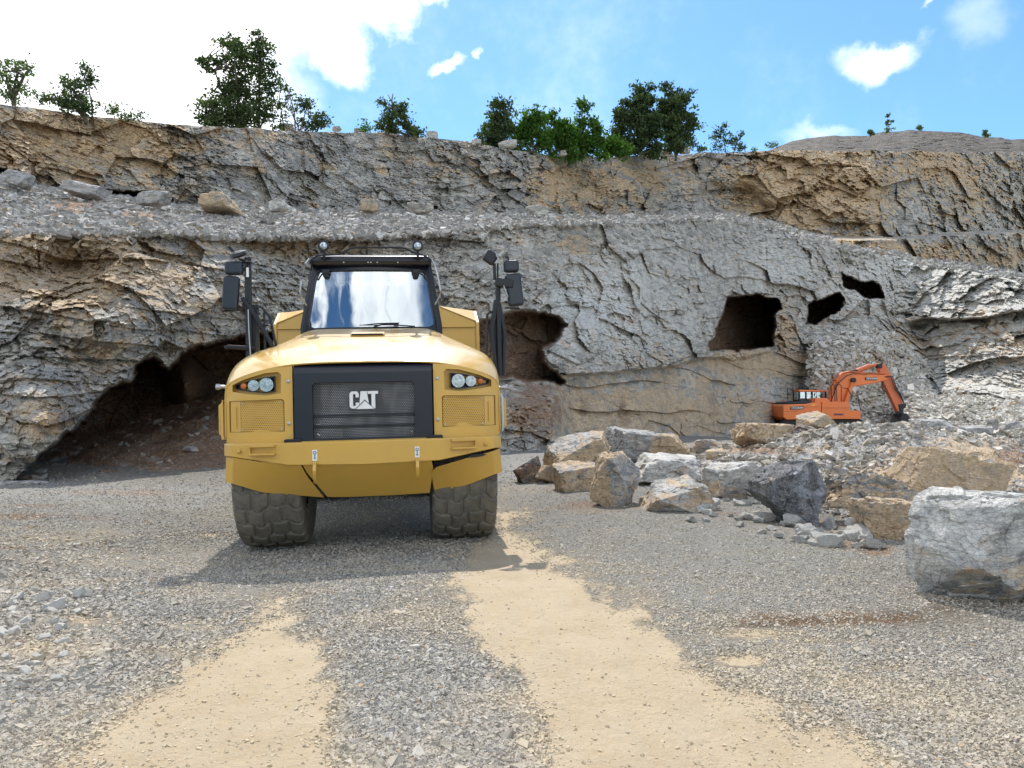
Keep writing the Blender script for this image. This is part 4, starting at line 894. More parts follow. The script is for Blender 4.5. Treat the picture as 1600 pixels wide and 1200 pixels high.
    MB().box((1.90, y, 3.40), (.205, .12, .165)).build('mirror', M['mirror_black'], T, .04)
    MB().box((1.80, y-.02, 3.175), (.25, .10, .13), Ry(.15)).build('mirror_bracket', M['black'], T, .03)
    MB().box((1.625, y, 3.52), (.17, .09, .17), Ry(.62)).build('mirror', M['black'], T, .03)
    # dump body -----------------------------------------------------------------
    body = MB(); yf = 5.0
    body.prism([(-1.1, 3.32), (1.1, 3.32), (1.74, 3.05), (1.74, 1.9), (1.2, 1.45), (-1.2, 1.45), (-1.74, 1.9), (-1.74, 3.05)], yf, yf+.06)
    body.box((0, yf-.02, 2.96), (3.46, .04, .02))
    for sx in (-1, 1):
        body.prism([(yf-.03, 1.9), (yf-.03, 3.04), (yf+.5, 3.30), (yf+3.0, 3.2), (yf+5.4, 2.9), (yf+6.2, 2.5), (yf+5.2, 1.7), (yf+.1, 1.5)], 1.74*sx, 1.80*sx, 'x')
        body.plate([(1.08*sx, yf-.01, 3.325), (1.75*sx, yf-.02, 3.045), (1.75*sx, yf+.5, 3.29), (1.36*sx, yf+.5, 3.30)][::sx], .02)
        body.plate([(1.74*sx, yf, 1.9), (1.2*sx, yf, 1.45), (1.2*sx, yf+5.2, 1.45), (1.74*sx, yf+5.2, 1.7)][::sx], .05)
    body.box((0, yf+2.6, 1.46), (2.5, 5.2, .06)); body.build('dump_body', M['yellow'], T, .008)
    ch = MB().box((0, 4.9, 1.0), (.9, 7.5, .45)).box((0, 1.32, .8), (1.5, .35, .35)).box((0, 3.2, 1.55), (2.7, 2.2, .7)); ch.lathe([(.28, -.3), (.28, .3)], (0, 1.32, .8), (1, 0, 0), 18).tube([(0, 1, .85), (0, 6, .9)], .1)
    ch.build('chassis', M['dark'], T, .03)
    for sx in (-1, 1): MB().box((1.5*sx, 2.2, 2.0), (.5, .8, .1)).box((1.5*sx, 2.9, 1.4), (.45, .7, 1.1)).build('side_step', M['black'], T, .02)
    tm = None
    for yy in (1.32, 5.9, 7.8):
        for sx in (-1, 1):
            wr = empty('wheel', (1.17*sx, yy, .81)); wr.parent = T; wr.rotation_euler = (random.random()*.2, 0, 0)
            if tm is None: tm = tyre_obj('tyre', wr, (0, 0, 0))
            link('tyre', tm, wr)
            MB().lathe([(.46, -.2), (.48, -.22), (.48, .22), (.46, .2), (.3, .12), (.2, .2), (.05, .2)], (0, 0, 0), (sx, 0, 0), 24).build('rim', M['yellow'], wr)
    return T
build_truck()
# ================= boulders =================
def rock_mesh(name, dims, seed, mat, nplanes=13, planes=None, rough=1., och=0., rust=0., pale=0., res=5, two=None, rot=0.):
    """angular block: a ball cut by planes, then chipped.  dims = half sizes"""
    rg = np.random.default_rng(seed)
    bm = bmesh.new(); bmesh.ops.create_icosphere(bm, subdivisions=res, radius=1.)
    D = np.array([v.co[:] for v in bm.verts]); F = np.array([[v.index for v in f.verts] for f in bm.faces]); bm.free()
    D /= np.linalg.norm(D, axis=1)[:, None]
    N, d = [], []
    for ax in range(3):
        for s in (-1, 1):
            n = np.zeros(3); n[ax] = s; n += rg.normal(0, .13, 3); N.append(n/np.linalg.norm(n)); d.append(.86+rg.uniform(-.04, .1))
    for _ in range(nplanes):
        n = rg.normal(0, 1, 3); n /= np.linalg.norm(n); N.append(n); d.append(rg.uniform(.96, 1.22))
    for p in (planes or []):
        n = np.array(p[:3], float); N.append(n/np.linalg.norm(n)); d.append(p[3])
    N, d = np.array(N), np.array(d); dot = D @ N.T
    R = np.where(dot > .02, d[None]/np.maximum(dot, .02), 9).min(1); idx = np.where(dot > .02, d[None]/np.maximum(dot, .02), 9).argmin(1)
    V = D*R[:, None]*np.array(dims); sc = float(np.mean(dims)); P = V/sc+seed*3.7
    a, _ = facets(P*1.6, seed, 1.2); b, _ = facets(P*4.5, seed+9, 1.2); c = fbm(P*3, 4, seed+3); c2 = fbm(P*12, 3, seed+5)
    V = V*(1+rough*(.05*a+.028*b+.009*c+.005*c2))[:, None]
    n1 = fbm(P*.9, 3, seed+21)*.35
    oc = np.full(len(V), och*1.25)+n1; ru = np.full(len(V), rust)+n1*.6; pa = np.full(len(V), pale)-n1*.5
    if two is not None:   # faces turned one way get another tone, on the huge block painted shade
        m = sst(.1, .5, D @ np.array(two[:3])+n1*.6); oc += two[3]*m; pa += two[4]*m; ru += two[5]*m
    return new_mesh(name, V, F, mat, {'och': oc, 'rust': ru, 'pale': pa}, True), V
def boulder(box, Y, lab, seed, zb=None, depth=.8, rot=(0, 0, 0), name='boulder', cat='boulder', group=None, sink=.06, res=5, mat=None, **kw):
    """box: the block's outline in the picture, Y its distance; width and height follow from the distance"""
    x0, y0, x1, y1 = box; Yc = Y+(x1-x0)*Y/FPX*depth*.3; w = (x1-x0)*Yc/FPX; h = (y1-y0)*Yc/FPX
    me, V = rock_mesh(name, (w/2, w/2*depth, h/2), seed, mat or (M['rock_small'] if Y < 30 else M['rock']), res=res, **kw)
    me.set_sharp_from_angle(angle=math.radians(32))
    Rm = Matrix.Rotation(rot[2], 3, 'Z') @ Matrix.Rotation(rot[1], 3, 'Y') @ Matrix.Rotation(rot[0], 3, 'X')
    Vr = V @ np.array(Rm).T
    c = at((x0+x1)/2, (y0+y1)/2, Y+w/2*depth)
    # fit the turned block back into its true width and height
    sx = w/(Vr[:, 0].max()-Vr[:, 0].min()); sz = h/(Vr[:, 2].max()-Vr[:, 2].min())
    Vr = Vr*np.array([sx, (sx+sz)/2, sz]); Vr[:, 0] -= (Vr[:, 0].max()+Vr[:, 0].min())/2; Vr[:, 2] -= (Vr[:, 2].max()+Vr[:, 2].min())/2
    k = (Y+w/2*depth)/Y
    me.vertices.foreach_set('co', (Vr*1.0).astype(np.float32).ravel()); me.update()
    o = link(name, me, label=lab, cat=cat, group=group)
    o.location = at((x0+x1)/2, (y0+y1)/2, Yc)+np.array([0, 0, -sink])
    return o
G1 = 'boulders along the edge of the haul road'
boulder((1422, 766, 1690, 968), 6.3, 'huge pale grey block with white streaks, largest boulder at the right edge', 301, depth=.62, rot=(0, .02, .12), group=G1, sink=-.01, res=7, nplanes=3, rough=.6, pale=.5, och=-.05, planes=[(-.5, -.45, -.75, .78), (-.9, -.5, .3, .98), (.1, -.6, -.8, .78), (-.5, -.2, .9, 1.05)], two=(0, -.4, -.9, .3, -.5, .0))  # second tone paints the shade of the underside into the rock colour
boulder((1178, 712, 1292, 826), 10.3, 'upright pointed boulder with a dark left face and a blue grey right face', 312, depth=.8, rot=(0, -.05, .1), group=G1, res=6, nplanes=0, mat=M['rock_dark'], pale=-.9, och=-.7, planes=[(-.8, -.6, .12, .60), (.6, -.8, .15, .62), (-.72, 0, -.7, .60), (.85, -.1, -.5, .70), (-.5, -.1, .86, .66), (.8, 0, .3, .8)], two=(.7, -.7, .2, 0, 1.3, 0))
boulder((996, 738, 1126, 806), 11.6, 'flat topped boulder, brown on top and whitish in front, foremost of the boulder row', 323, depth=.8, rot=(.05, -.04, .3), group=G1, res=6, nplanes=6, pale=.35, och=.35, planes=[(-.5, -.7, -.5, .85)], two=(0, -.3, -.9, -.2, .4, 0))
boulder((920, 700, 1002, 794), 12.3, 'tall tan and grey boulder leaning in the row, left of the flat topped one', 334, depth=.85, rot=(0, .12, -.4), group=G1, res=6, nplanes=5, och=.6, pale=.1, planes=[(.75, -.3, .65, .78), (-.7, -.4, .3, .9)], two=(.9, -.3, .2, -.5, .2, 0))
boulder((1098, 714, 1188, 780), 13.3, 'whitish grey wedge shaped boulder between the flat topped one and the dark pointed one', 345, depth=.8, rot=(0, .15, .5), group=G1, pale=.45, och=-.1, planes=[(-.5, 0, .85, .8)], two=(0, -.3, -.9, .5, -.4, .1))
boulder((862, 716, 948, 768), 14.6, 'low brown grey boulder lying in front of the big slanted slab', 356, depth=.8, rot=(0, -.08, .2), group=G1, och=.5, pale=.05, nplanes=5)
boulder((846, 670, 962, 745), 16.2, 'big brown slab tilted up to the right behind the front boulders', 367, depth=.75, rot=(0, -.35, .3), group=G1, res=6, och=.65, rust=.1, nplanes=5, planes=[(-.35, -.3, .9, .62), (.5, -.2, .8, .85)], two=(-.2, -.1, .9, -.5, .4, 0))
boulder((802, 708, 852, 756), 16.6, 'small dark reddish boulder at the left end of the boulder row', 378, mat=M['rock_dark'], rot=(0, -.4, .2), group=G1, och=.1, rust=.5, pale=-.2, nplanes=6)
boulder((836, 722, 866, 752), 16.2, 'small brown boulder squeezed between the dark reddish one and the low brown grey one', 379, rot=(0, .3, .2), group=G1, och=.45, rust=.2, nplanes=6, res=4)
boulder((946, 663, 1082, 720), 20.5, 'long grey block with an orange brown right end, rearmost of the boulder row', 389, depth=.6, rot=(0, .04, .15), group=G1, res=6, pale=.2, nplanes=6, planes=[(.85, -.3, .4, .85)], two=(.85, -.5, -.1, 1., -.3, 0))
boulder((986, 704, 1094, 750), 15.2, 'flat pale slab lying between the tan leaning boulder and the wedge shaped one', 390, depth=.9, rot=(.1, .1, .1), group=G1, pale=.5, nplanes=5)
G2 = 'rocks on and around the rubble mound'
boulder((1146, 656, 1250, 700), 17.4, 'long cream and brown weathered boulder lying left on top of the rubble mound', 401, depth=.7, rot=(0, .05, .1), group=G2, res=6, och=.75, pale=.3, rough=1.8, two=(0, -.3, -.9, 0, -.2, .5))
boulder((1233, 658, 1290, 690), 17.2, 'dark brown jagged boulder touching the cream and brown one on the mound', 412, depth=.7, mat=M['rock_dark'], rot=(0, .45, .1), group=G2, och=.1, rust=.5, pale=-.3, rough=1.6)
boulder((1244, 638, 1316, 676), 19., 'yellowish pointed boulder standing in front of the orange excavator', 423, depth=.7, rot=(0, .1, .5), group=G2, och=.55, pale=.4, nplanes=4, planes=[(-.75, -.2, .6, .6), (.7, -.2, .65, .72)])
boulder((1318, 766, 1484, 848), 9.2, 'big squared grey brown slab at the foot of the mound behind the huge pale block', 434, depth=.5, rot=(0, .05, .08), group=G2, res=6, och=.55, pale=.05, nplanes=3, rough=1.4)
boulder((1276, 720, 1426, 800), 10.6, 'stepped grey brown bedrock block in the mound above the squared slab', 445, depth=.5, rot=(0, .25, .15), group=G2, res=6, och=.42, pale=0., nplanes=4, rough=2.4)
boulder((1394, 692, 1570, 800), 11.4, 'large smooth ochre brown rock face in the right part of the mound', 456, depth=.5, rot=(0, .2, -.1), group=G2, res=6, och=1.1, pale=-.3, nplanes=4, rough=.8)
boulder((1080, 682, 1122, 706), 19.6, 'small tan rock right of the long grey block with the orange end', 467, group=G2, och=.4, pale=.3, res=4)
boulder((1100, 698, 1136, 716), 17.4, 'small brown rock just below the small tan rock', 478, group=G2, och=.5, rust=.2, res=4)
boulder((1316, 660, 1372, 690), 17.2, 'rounded light grey slab on the mound crest right of the yellowish boulder', 489, depth=.8, rot=(0, .25, 0), group=G2, pale=.35, res=4)
boulder((1372, 656, 1424, 680), 17.4, 'dark brown low rock on the mound crest below the excavator arm', 490, mat=M['rock_dark'], depth=.8, rot=(0, -.2, 0), group=G2, rust=.3, och=.1, pale=-.3, res=4)
boulder((1426, 650, 1486, 676), 17.6, 'blue grey rock on the mound crest right of the dark brown low one', 501, depth=.8, group=G2, pale=.05, och=-.2, res=4)
boulder((1494, 660, 1545, 680), 18.2, 'flat grey rock on the crest, second of the three rocks nearest the right edge', 512, depth=.8, group=G2, pale=.1, och=-.2, res=4)
boulder((1543, 650, 1560, 668), 18.6, 'small dark grey upright rock between two flat ones on the crest', 523, depth=.8, group=G2, pale=-.2, och=-.2, res=4)
boulder((1560, 652, 1592, 668), 19.2, 'thin grey slab tipped up on the crest near the right edge', 534, depth=.8, rot=(0, -.3, 0), group=G2, pale=.1, och=-.2, res=4)
boulder((-20, 745, 74, 764), 15.2, 'flat grey slab lying at the left end of the big cave mouth', 545, depth=.4, pale=.35, group='rocks at the big cave')
boulder((180, 752, 222, 768), 15.6, 'small flat pale rock at the front edge of the cave dirt', 546, depth=.5, pale=.35, och=.2, res=4, group='rocks at the big cave')
G3 = 'rocks lying on the bench below the upper cliff'
for bx, Y, lab, sd_, kw in [((8, 264, 52, 292), 27, 'grey wedge shaped rock on the bench at the far left under the dark hollow', 601, dict(rot=(0, .3, 0), pale=.2)),
    ((103, 282, 162, 310), 27.5, 'mottled pale grey rock sloping right on the left part of the bench', 602, dict(rot=(0, .25, 0), pale=.35)),
    ((217, 298, 267, 320), 29, 'rounded grey rock in front of the dark slot under the upper cliff', 603, dict(pale=.25)),
    ((314, 301, 371, 329), 31, 'squared brown and grey block on the bench', 604, dict(och=.4, nplanes=3, two=(-.9, -.3, 0, .8, 0, 0))),
    ((418, 308, 454, 330), 33, 'pale pointed rock on the bench right of the squared block', 605, dict(pale=.6, planes=[(-.7, 0, .7, .6), (.7, 0, .7, .7)])),
    ((562, 310, 594, 331), 38, 'small tan rounded rock on the bench above the truck cab', 606, dict(och=.35, pale=.3)),
    ((637, 317, 680, 334), 40, 'long low grey block on the bench right above the truck cab', 607, dict(nplanes=3)),
    ((820, 320, 858, 340), 46, 'grey rock on the bench left of the ochre part of the upper cliff', 608, dict())]:
    boulder(bx, Y, lab, sd_, group=G3, res=4, **kw)
G4 = 'rocks standing on the rim of the upper cliff'
for bx, Y, lab, sd_, kw in [((371, 190, 388, 204), 41.5, 'pale grey block on the rim at the foot of the tallest dark tree', 611, dict(pale=.5, nplanes=3)),
    ((436, 196, 459, 206), 43, 'flat grey rock on the rim under the thin bare tree', 612, dict(pale=.3)),
    ((519, 199, 533, 207), 45, 'tiny pale rock on the rim right of the thin bare tree', 613, dict(pale=.4)),
    ((553, 203, 572, 209), 46, 'flat dark slab on the rim left of the wind bent tree', 614, dict()),
    ((600, 203, 622, 211), 47.5, 'low grey rock on the rim in front of the wind bent tree', 615, dict()),
    ((665, 207, 685, 221), 49.5, 'square pale block on the rim right of the wind bent tree', 616, dict(pale=.5, nplanes=2)),
    ((736, 219, 752, 227), 52, 'small pale stone on the rim left of the green thicket', 617, dict(pale=.4)),
    ((778, 220, 808, 236), 54, 'large slanted pale slab on the rim in front of the green thicket', 618, dict(rot=(0, -.35, 0), pale=.45)),
    ((873, 236, 886, 245), 58, 'small square stone on the rim in front of the green thicket', 619, dict(nplanes=2)),
    ((1034, 233, 1048, 243), 71, 'small pale brown stone on the rim under the dark tree pair', 620, dict(och=.3, pale=.3)),
    ((1062, 232, 1080, 241), 74, 'white stone on the rim right of the dark tree pair', 621, dict(pale=.9))]:
    boulder(bx, Y+2.2, lab, sd_, group=G4, res=3, sink=-.05, **kw)
# loose rubble beside the pointed boulder, and bigger stones on the left verge
def small_rocks(n, area, Yr, size, group, labels, seed, kw=None, mat=None):
    rg = np.random.default_rng(seed); src = [rock_mesh('stone', (1, .8, .6), seed+k, mat or M['rock_small'], res=3, nplanes=5, pale=rg.uniform(.3, .8), och=rg.uniform(-.3, .1), rough=1.1)[0] for k in range(6)]
    for me in src: me.set_sharp_from_angle(angle=math.radians(32))
    for i in range(n):
        u, v = rg.uniform(0, 1), rg.uniform(0, 1); px = area[0]+(area[2]-area[0])*u; py = area[1]+(area[3]-area[1])*v+(area[4]*u if len(area) > 4 else 0)
        Y = EYE*FPX/(py-628); p = at(px, py, Y); s = (size[0]+(size[1]-size[0])*rg.uniform(0, 1)**2.2)
        o = link('stone', src[i % 6], label=labels, cat='stone', group=group); o.location = (p[0], p[1], float(gz(p[0], p[1]))+s*.3)
        o.rotation_euler = (rg.normal(0, .3), rg.normal(0, .3), rg.uniform(0, 6)); o.scale = (s*rg.uniform(.8, 1.2), s*rg.uniform(.7, 1.1), s*rg.uniform(.7, 1.1))
small_rocks(44, (1180, 806, 1400, 846, 18), 0, (.06, .17), 'loose stones at the foot of the pointed boulder', 'angular grey stone lying in the loose heap beside the pointed dark boulder', 701)
small_rocks(26, (1060, 770, 1200, 812, 18), 0, (.05, .11), 'loose stones between the boulders', 'small grey stone among the boulders left of the pointed dark boulder', 721)
small_rocks(16, (10, 890, 130, 945), 0, (.035, .085), 'larger stones on the left verge', 'angular grey stone in the coarse heap on the left verge of the road', 741, mat=M['talus'])
small_rocks(18, (0, 950, 100, 1060), 0, (.03, .055), 'stones on the lower left verge', 'broken grey stone on the lower left verge of the road', 761, mat=M['talus'])
boulder((1170, 838, 1400, 838+1), 10, 'x', 1) if False else None
# puddle under the big block
def puddle():
    n = 40; V = [(0, 0, 0)]; c = at(1370, 962, EYE*FPX/(962-628)); 
    V = []
    for k in range(n):
        a = 2*PI*k/n; r = 1+.3*math.sin(3*a+1)+.16*math.sin(7*a)
        V.append((c[0]+.10+.62*r*math.cos(a), c[1]+.03+.11*r*math.sin(a), 0))
    z = float(gz(c[0], c[1]))+.006
    b = MB().add([(x, y, z+.004) for x, y, _ in V], [tuple(range(n))])
    t = NT('muddy_water'); cc = t.coord(); nz = t.noise(cc, 3, 4)
    t.pbr(t.mix(nz, (.20, .125, .055), (.30, .20, .10)), .06, 0., t.bump(t.noise(cc, 14, 3), .004, .3)); b.build('puddle', t.m, kind='structure')
# ================= excavator =================
def build_excavator():
    S = 50.; k = S/FPX   # metres per pixel of the photograph at that distance
    O = at(1276, 656, S); gx = float(O[0]); gzv = float(gz(gx, S+1.4))
    E = empty("excavator", (gx+.3, S+1.4, gzv), (0, 0, 0), label='orange crawler excavator with bent boom working at the foot of the pale rock wall', cat='excavator')
    X = lambda px: (px-1276)*k; Z = lambda py: EYE+(628-py)*k-gzv
    P = lambda *pts: [(X(a), Z(b)) for a, b in pts]
    org = paint('orange_paint', (.84, .19, .03), .42, .2, .35, (.5, .4, .3)); dorg = paint('dark_orange_paint', (.62, .15, .05), .5, .1, .2, (.4, .3, .22)); blk = M['black']  # dorg: darker orange for the crease, top plate, arm and far cylinder
    fy = -1.45
    bd = MB().prism(P((1216, 634), (1218, 632), (1252, 631), (1262, 629), (1276, 629), (1276, 655), (1222, 656), (1216, 652)), fy, fy+2.9).build('counterweight', org, E, .06)
    MB().prism(P((1276.6, 628), (1320, 628), (1320, 641), (1338, 642), (1337, 655), (1276.6, 655)), fy+.02, fy+.95).build('side_housing', org, E, .04)
    MB().prism(P((1216.5, 643.2), (1236, 643.2), (1254, 636), (1276, 636), (1276, 635.2), (1253, 635.2), (1235, 642.2), (1216.5, 642.2)), fy-.012, fy+.01).prism(P((1276.6, 637.4), (1320, 637.4), (1320, 636.6), (1276.6, 636.6)), fy-.012, fy+.03).build('body_crease', dorg, bd)
    MB().prism(P((1276, 629), (1320, 629), (1320, 655), (1276, 655)), fy+1.0, fy+2.9).prism(P((1222, 653), (1336, 653), (1336, 657), (1222, 657)), fy+.1, fy+2.8).build('rear_deck', org, E, .03)
    MB().prism(P((1225, 628.5), (1262, 626), (1262, 631), (1224, 632)), fy+.15, fy+2.7).build('engine_cover', blk, E, .05)
    MB().prism(P((1267, 622), (1286, 622), (1290, 626), (1290, 629.5), (1266, 629.5)), fy+.1, fy+1.1).build('tank_cover', org, E, .05)
    MB().tube([(X(1266), fy+.4, Z(630)), (X(1266), fy+.4, Z(623))], .13, 10).build('exhaust', dorg, E)
    cab = MB().prism(P((1256, 608), (1300, 609), (1302, 612), (1257, 612)), fy+1.75, fy+2.85).build('cab_roof', org, E, .05)
    c = MB()
    for px in (1257.5, 1268, 1278, 1300): c.prism(P((px-1.2, 612), (px+1.2, 612), (px+1.2, 631), (px-1.2, 631)), fy+1.75, fy+1.83).prism(P((px-1.2, 612), (px+1.2, 612), (px+1.2, 631), (px-1.2, 631)), fy+2.77, fy+2.85)
    c.prism(P((1257, 624), (1301, 624), (1301, 636), (1257, 636)), fy+1.76, fy+2.84); c.build('cab_frame', blk, E)
    MB().prism(P((1257, 612), (1301, 612), (1301, 624), (1257, 624)), fy+1.79, fy+2.81).build('cab_window', M['glass'], E)
    for px in (1260, 1266, 1272): MB().lathe([(.11, -.06), (.12, .06), (.06, .1)], (X(px), fy+1.9, Z(606)), (1, 0, 0), 12).tube([(X(px), fy+1.9, Z(606)), (X(px), fy+1.9, Z(609))], .03).build('roof_lamp', blk, E)
    MB().prism(P((1245, 605.), (1254.5, 605.), (1254.5, 606.), (1246, 606.), (1246, 623), (1245, 623)), fy+2.6, fy+2.63).prism(P((1245, 616), (1254, 616), (1254, 617), (1245, 617)), fy+2.6, fy+2.63).tube([(X(1254.5), fy+2.6, Z(605)), (X(1254.5), fy+2.6, Z(623))], .025).build('guard_rail', blk, E)
    for a, b_ in ((1293, 1298), (1301, 1308)): MB().tube([(X(a), fy+.1, Z(627)), (X(a-1), fy+.1, Z(602)), (X(a+1), fy+.1, Z(600.5)), (X(b_), fy+.1, Z(602)), (X(b_), fy+.1, Z(627))], .028).build('guard_rail', blk, E)
    MB().tube([(X(1324), fy+.05, Z(619)), (X(1333), fy+.05, Z(617.5)), (X(1335), fy+.05, Z(630)), (X(1338), fy+.05, Z(642))], .028).tube([(X(1310), fy+.1, Z(606)), (X(1318), fy+.1, Z(607)), (X(1325), fy+.1, Z(620))], .028).build('guard_rail', blk, E)
    # boom
    bm_o = P((1301, 622), (1303, 606), (1309, 595), (1319, 584), (1332, 580.5), (1352, 583), (1390, 584.5), (1393, 588), (1391, 593.5), (1372, 598), (1341, 603), (1334, 606), (1327, 618), (1322, 629), (1302, 629))
    boom = MB().prism(bm_o, fy+1.05, fy+1.62).build('boom', org, E, .05)
    MB().prism(P((1310, 594), (1320, 583), (1333, 579.6), (1352, 582), (1389, 583.6), (1389, 582.6), (1352, 580.4), (1333, 578.2), (1319, 581.6), (1308, 593)), fy+1.0, fy+1.66).build('boom_top_plate', dorg, boom)
    for d_ in (0, .07, .14): MB().tube([(X(1297)+d_, fy+1.0, Z(628)), (X(1304)+d_, fy+.98, Z(608)), (X(1311)+d_, fy+.97, Z(596)), (X(1322)+d_, fy+.97, Z(586)), (X(1338), fy+.98, Z(582)), (X(1360), fy+1.0, Z(583.5))], .035).build('hydraulic_hose', dorg if d_ < .1 else blk, boom)
    for yy in (fy+.9, fy+1.77):
        MB().tube([(X(1321.5), yy, Z(634)), (X(1331), yy, Z(606))], .13, 12).tube([(X(1331), yy, Z(606)), (X(1335.5), yy, Z(594))], .075, 12).build('boom_cylinder', org if yy < fy+1 else dorg, E)
        MB().lathe([(.16, -.1), (.16, .1)], (X(1335.5), yy, Z(593.5)), (0, 1, 0), 12).build('pin', blk, E)
    MB().tube([(X(1341), fy+1.33, Z(580.5)), (X(1366), fy+1.33, Z(570.5))], .16, 12).tube([(X(1366), fy+1.33, Z(570.5)), (X(1379), fy+1.33, Z(568.5))], .09, 12).build('arm_cylinder', dorg, E)
    MB().lathe([(.17, -.3), (.17, .3)], (X(1341), fy+1.33, Z(580)), (0, 1, 0), 12).build('pin', blk, boom)
    # arm, linkage and tool
    arm = MB().prism(P((1379, 569), (1383, 566.5), (1390, 568), (1396, 583), (1399, 594), (1416, 634), (1414, 643), (1409, 645), (1386, 596), (1381, 584)), fy+1.12, fy+1.55).build('arm', dorg, E, .04)
    MB().prism(P((1376.5, 568), (1384, 566), (1384, 574), (1379, 574)), fy+1.08, fy+1.6).build('arm_end_plate', blk, arm)
    MB().tube([(X(1395), fy+1.33, Z(580)), (X(1406), fy+1.33, Z(606))], .12, 12).tube([(X(1406), fy+1.33, Z(606)), (X(1417), fy+1.33, Z(629))], .07, 12).build('tool_cylinder', dorg, E)
    for d_ in (0, .1): MB().tube([(X(1388), fy+1.0, Z(588)), (X(1396)+d_, fy+.96, Z(587)), (X(1402)+d_, fy+.96, Z(606)), (X(1409)+d_, fy+1.0, Z(616)), (X(1417), fy+1.0, Z(630))], .035).build('hydraulic_hose', blk, arm)
    MB().tube([(X(1383), fy+1.05, Z(596)), (X(1382), fy+1.0, Z(604)), (X(1385), fy+1.0, Z(611)), (X(1388), fy+1.05, Z(612))], .04).build('hydraulic_hose', blk, arm)
    MB().prism(P((1409, 632), (1422, 630), (1421, 637), (1416, 640), (1419, 650), (1408, 651), (1406, 647), (1411, 641)), fy+1.05, fy+1.6).prism(P((1410, 646), (1418, 646), (1427, 661), (1404, 665)), fy+.7, fy+1.95).build('tool_coupler', blk, E, .04)
    # lettering on plates
    def word(s, px, py, w, h, y, ang=0., mat=None, par=None, shear=.25):
        cu = bpy.data.curves.new('lettering', 'FONT'); cu.body = s; cu.size = 1; cu.offset = .018; cu.extrude = .02; cu.align_x = 'CENTER'; cu.align_y = 'CENTER'; cu.shear = shear
        tmp = bpy.data.objects.new('tmp', cu); COL.objects.link(tmp); bpy.context.view_layer.update()
        me = bpy.data.meshes.new_from_object(tmp); bpy.data.objects.remove(tmp); 
        xs = [v.co.x for v in me.vertices]; ys_ = [v.co.y for v in me.vertices]; sx = w*k/(max(xs)-min(xs)); sy = h*k/(max(ys_)-min(ys_))
        me.transform(Matrix.Diagonal((sx, sy, 1, 1))); me.transform(Matrix.Rotation(PI/2, 4, 'X')); me.transform(Matrix.Rotation(ang, 4, 'Y')); me.transform(Matrix.Translation((X(px), y, Z(py))))
        me.materials.clear(); me.materials.append(mat or M['white']); link('lettering', me, par or E)
    MB().prism(P((1228, 635.4), (1248.5, 634.4), (1248, 639), (1226.5, 640)), fy-.02, fy+.01).build('name_plate', blk, bd)
    word('DOOSAN', 1237.6, 637.2, 18.5, 3.2, fy-.04, 0, None, bd)
    MB().prism(P((1356, 588.8), (1375.5, 588.6), (1374.5, 593.2), (1355.5, 593.2)), fy+1.02, fy+1.05).build('name_plate', blk, boom)
    word('DOOSAN', 1365.6, 590.9, 17.5, 3., fy+.99, 0, None, boom)
    word('DX340LC', 1303, 647.5, 15, 2.6, fy-.0, 0, simple('blue_lettering', (.06, .06, .16), .5), E, 0)
    MB().prism(P((1260, 632), (1266, 631.5), (1266, 634), (1260, 634.3)), fy-.01, fy+.01).build('yellow_decal', simple('yellow_decal', (.8, .5, .03), .5), bd)
    # undercarriage
    for yy in (fy+.1, fy+2.2):
        tr = MB(); pts = []
        for q in range(13): a = PI/2+PI*q/12; pts.append((X(1226)+.5*math.cos(a), .5+.5*math.sin(a)))
        for q in range(13): a = -PI/2+PI*q/12; pts.append((X(1332)+.5*math.cos(a), .5+.5*math.sin(a)))
        tr.prism(pts, yy, yy+.6); tr.build('crawler_track', M['dark'], E, .03)
    MB().box((X(1279), fy+1.45, .75), (3., 2., .7)).lathe([(.9, 0), (.9, .5)], (X(1279), fy+1.45, .7), (0, 0, 1), 24).build('undercarriage', M['dark'], E)
build_excavator()
# ================= trees on the rim =================
def leaf_mat(name, a, b):
    t = NT(name); r = t.attr('rnd'); k = t.mix(r, a, b)
    d = t.n('ShaderNodeBsdfDiffuse'); tl = t.n('ShaderNodeBsdfTranslucent'); t.l(k, d.inputs[0]); t.l(t.mix(1., k, (1.3, 1.5, .6), 'MULTIPLY'), tl.inputs[0])
    mx = t.n('ShaderNodeMixShader'); mx.inputs[0].default_value = .3; t.l(d.outputs[0], mx.inputs[1]); t.l(tl.outputs[0], mx.inputs[2]); t.l(mx.outputs[0], t.out.inputs[0]); return t.m
M['leaf_dark'] = leaf_mat('dark_foliage', (.035, .055, .03), (.10, .135, .06)); M['leaf_green'] = leaf_mat('green_foliage', (.04, .09, .02), (.10, .19, .04))
M['leaf_pale'] = leaf_mat('pale_foliage', (.07, .11, .05), (.15, .2, .09)); M['bark'] = simple('bark', (.12, .10, .08), .9)
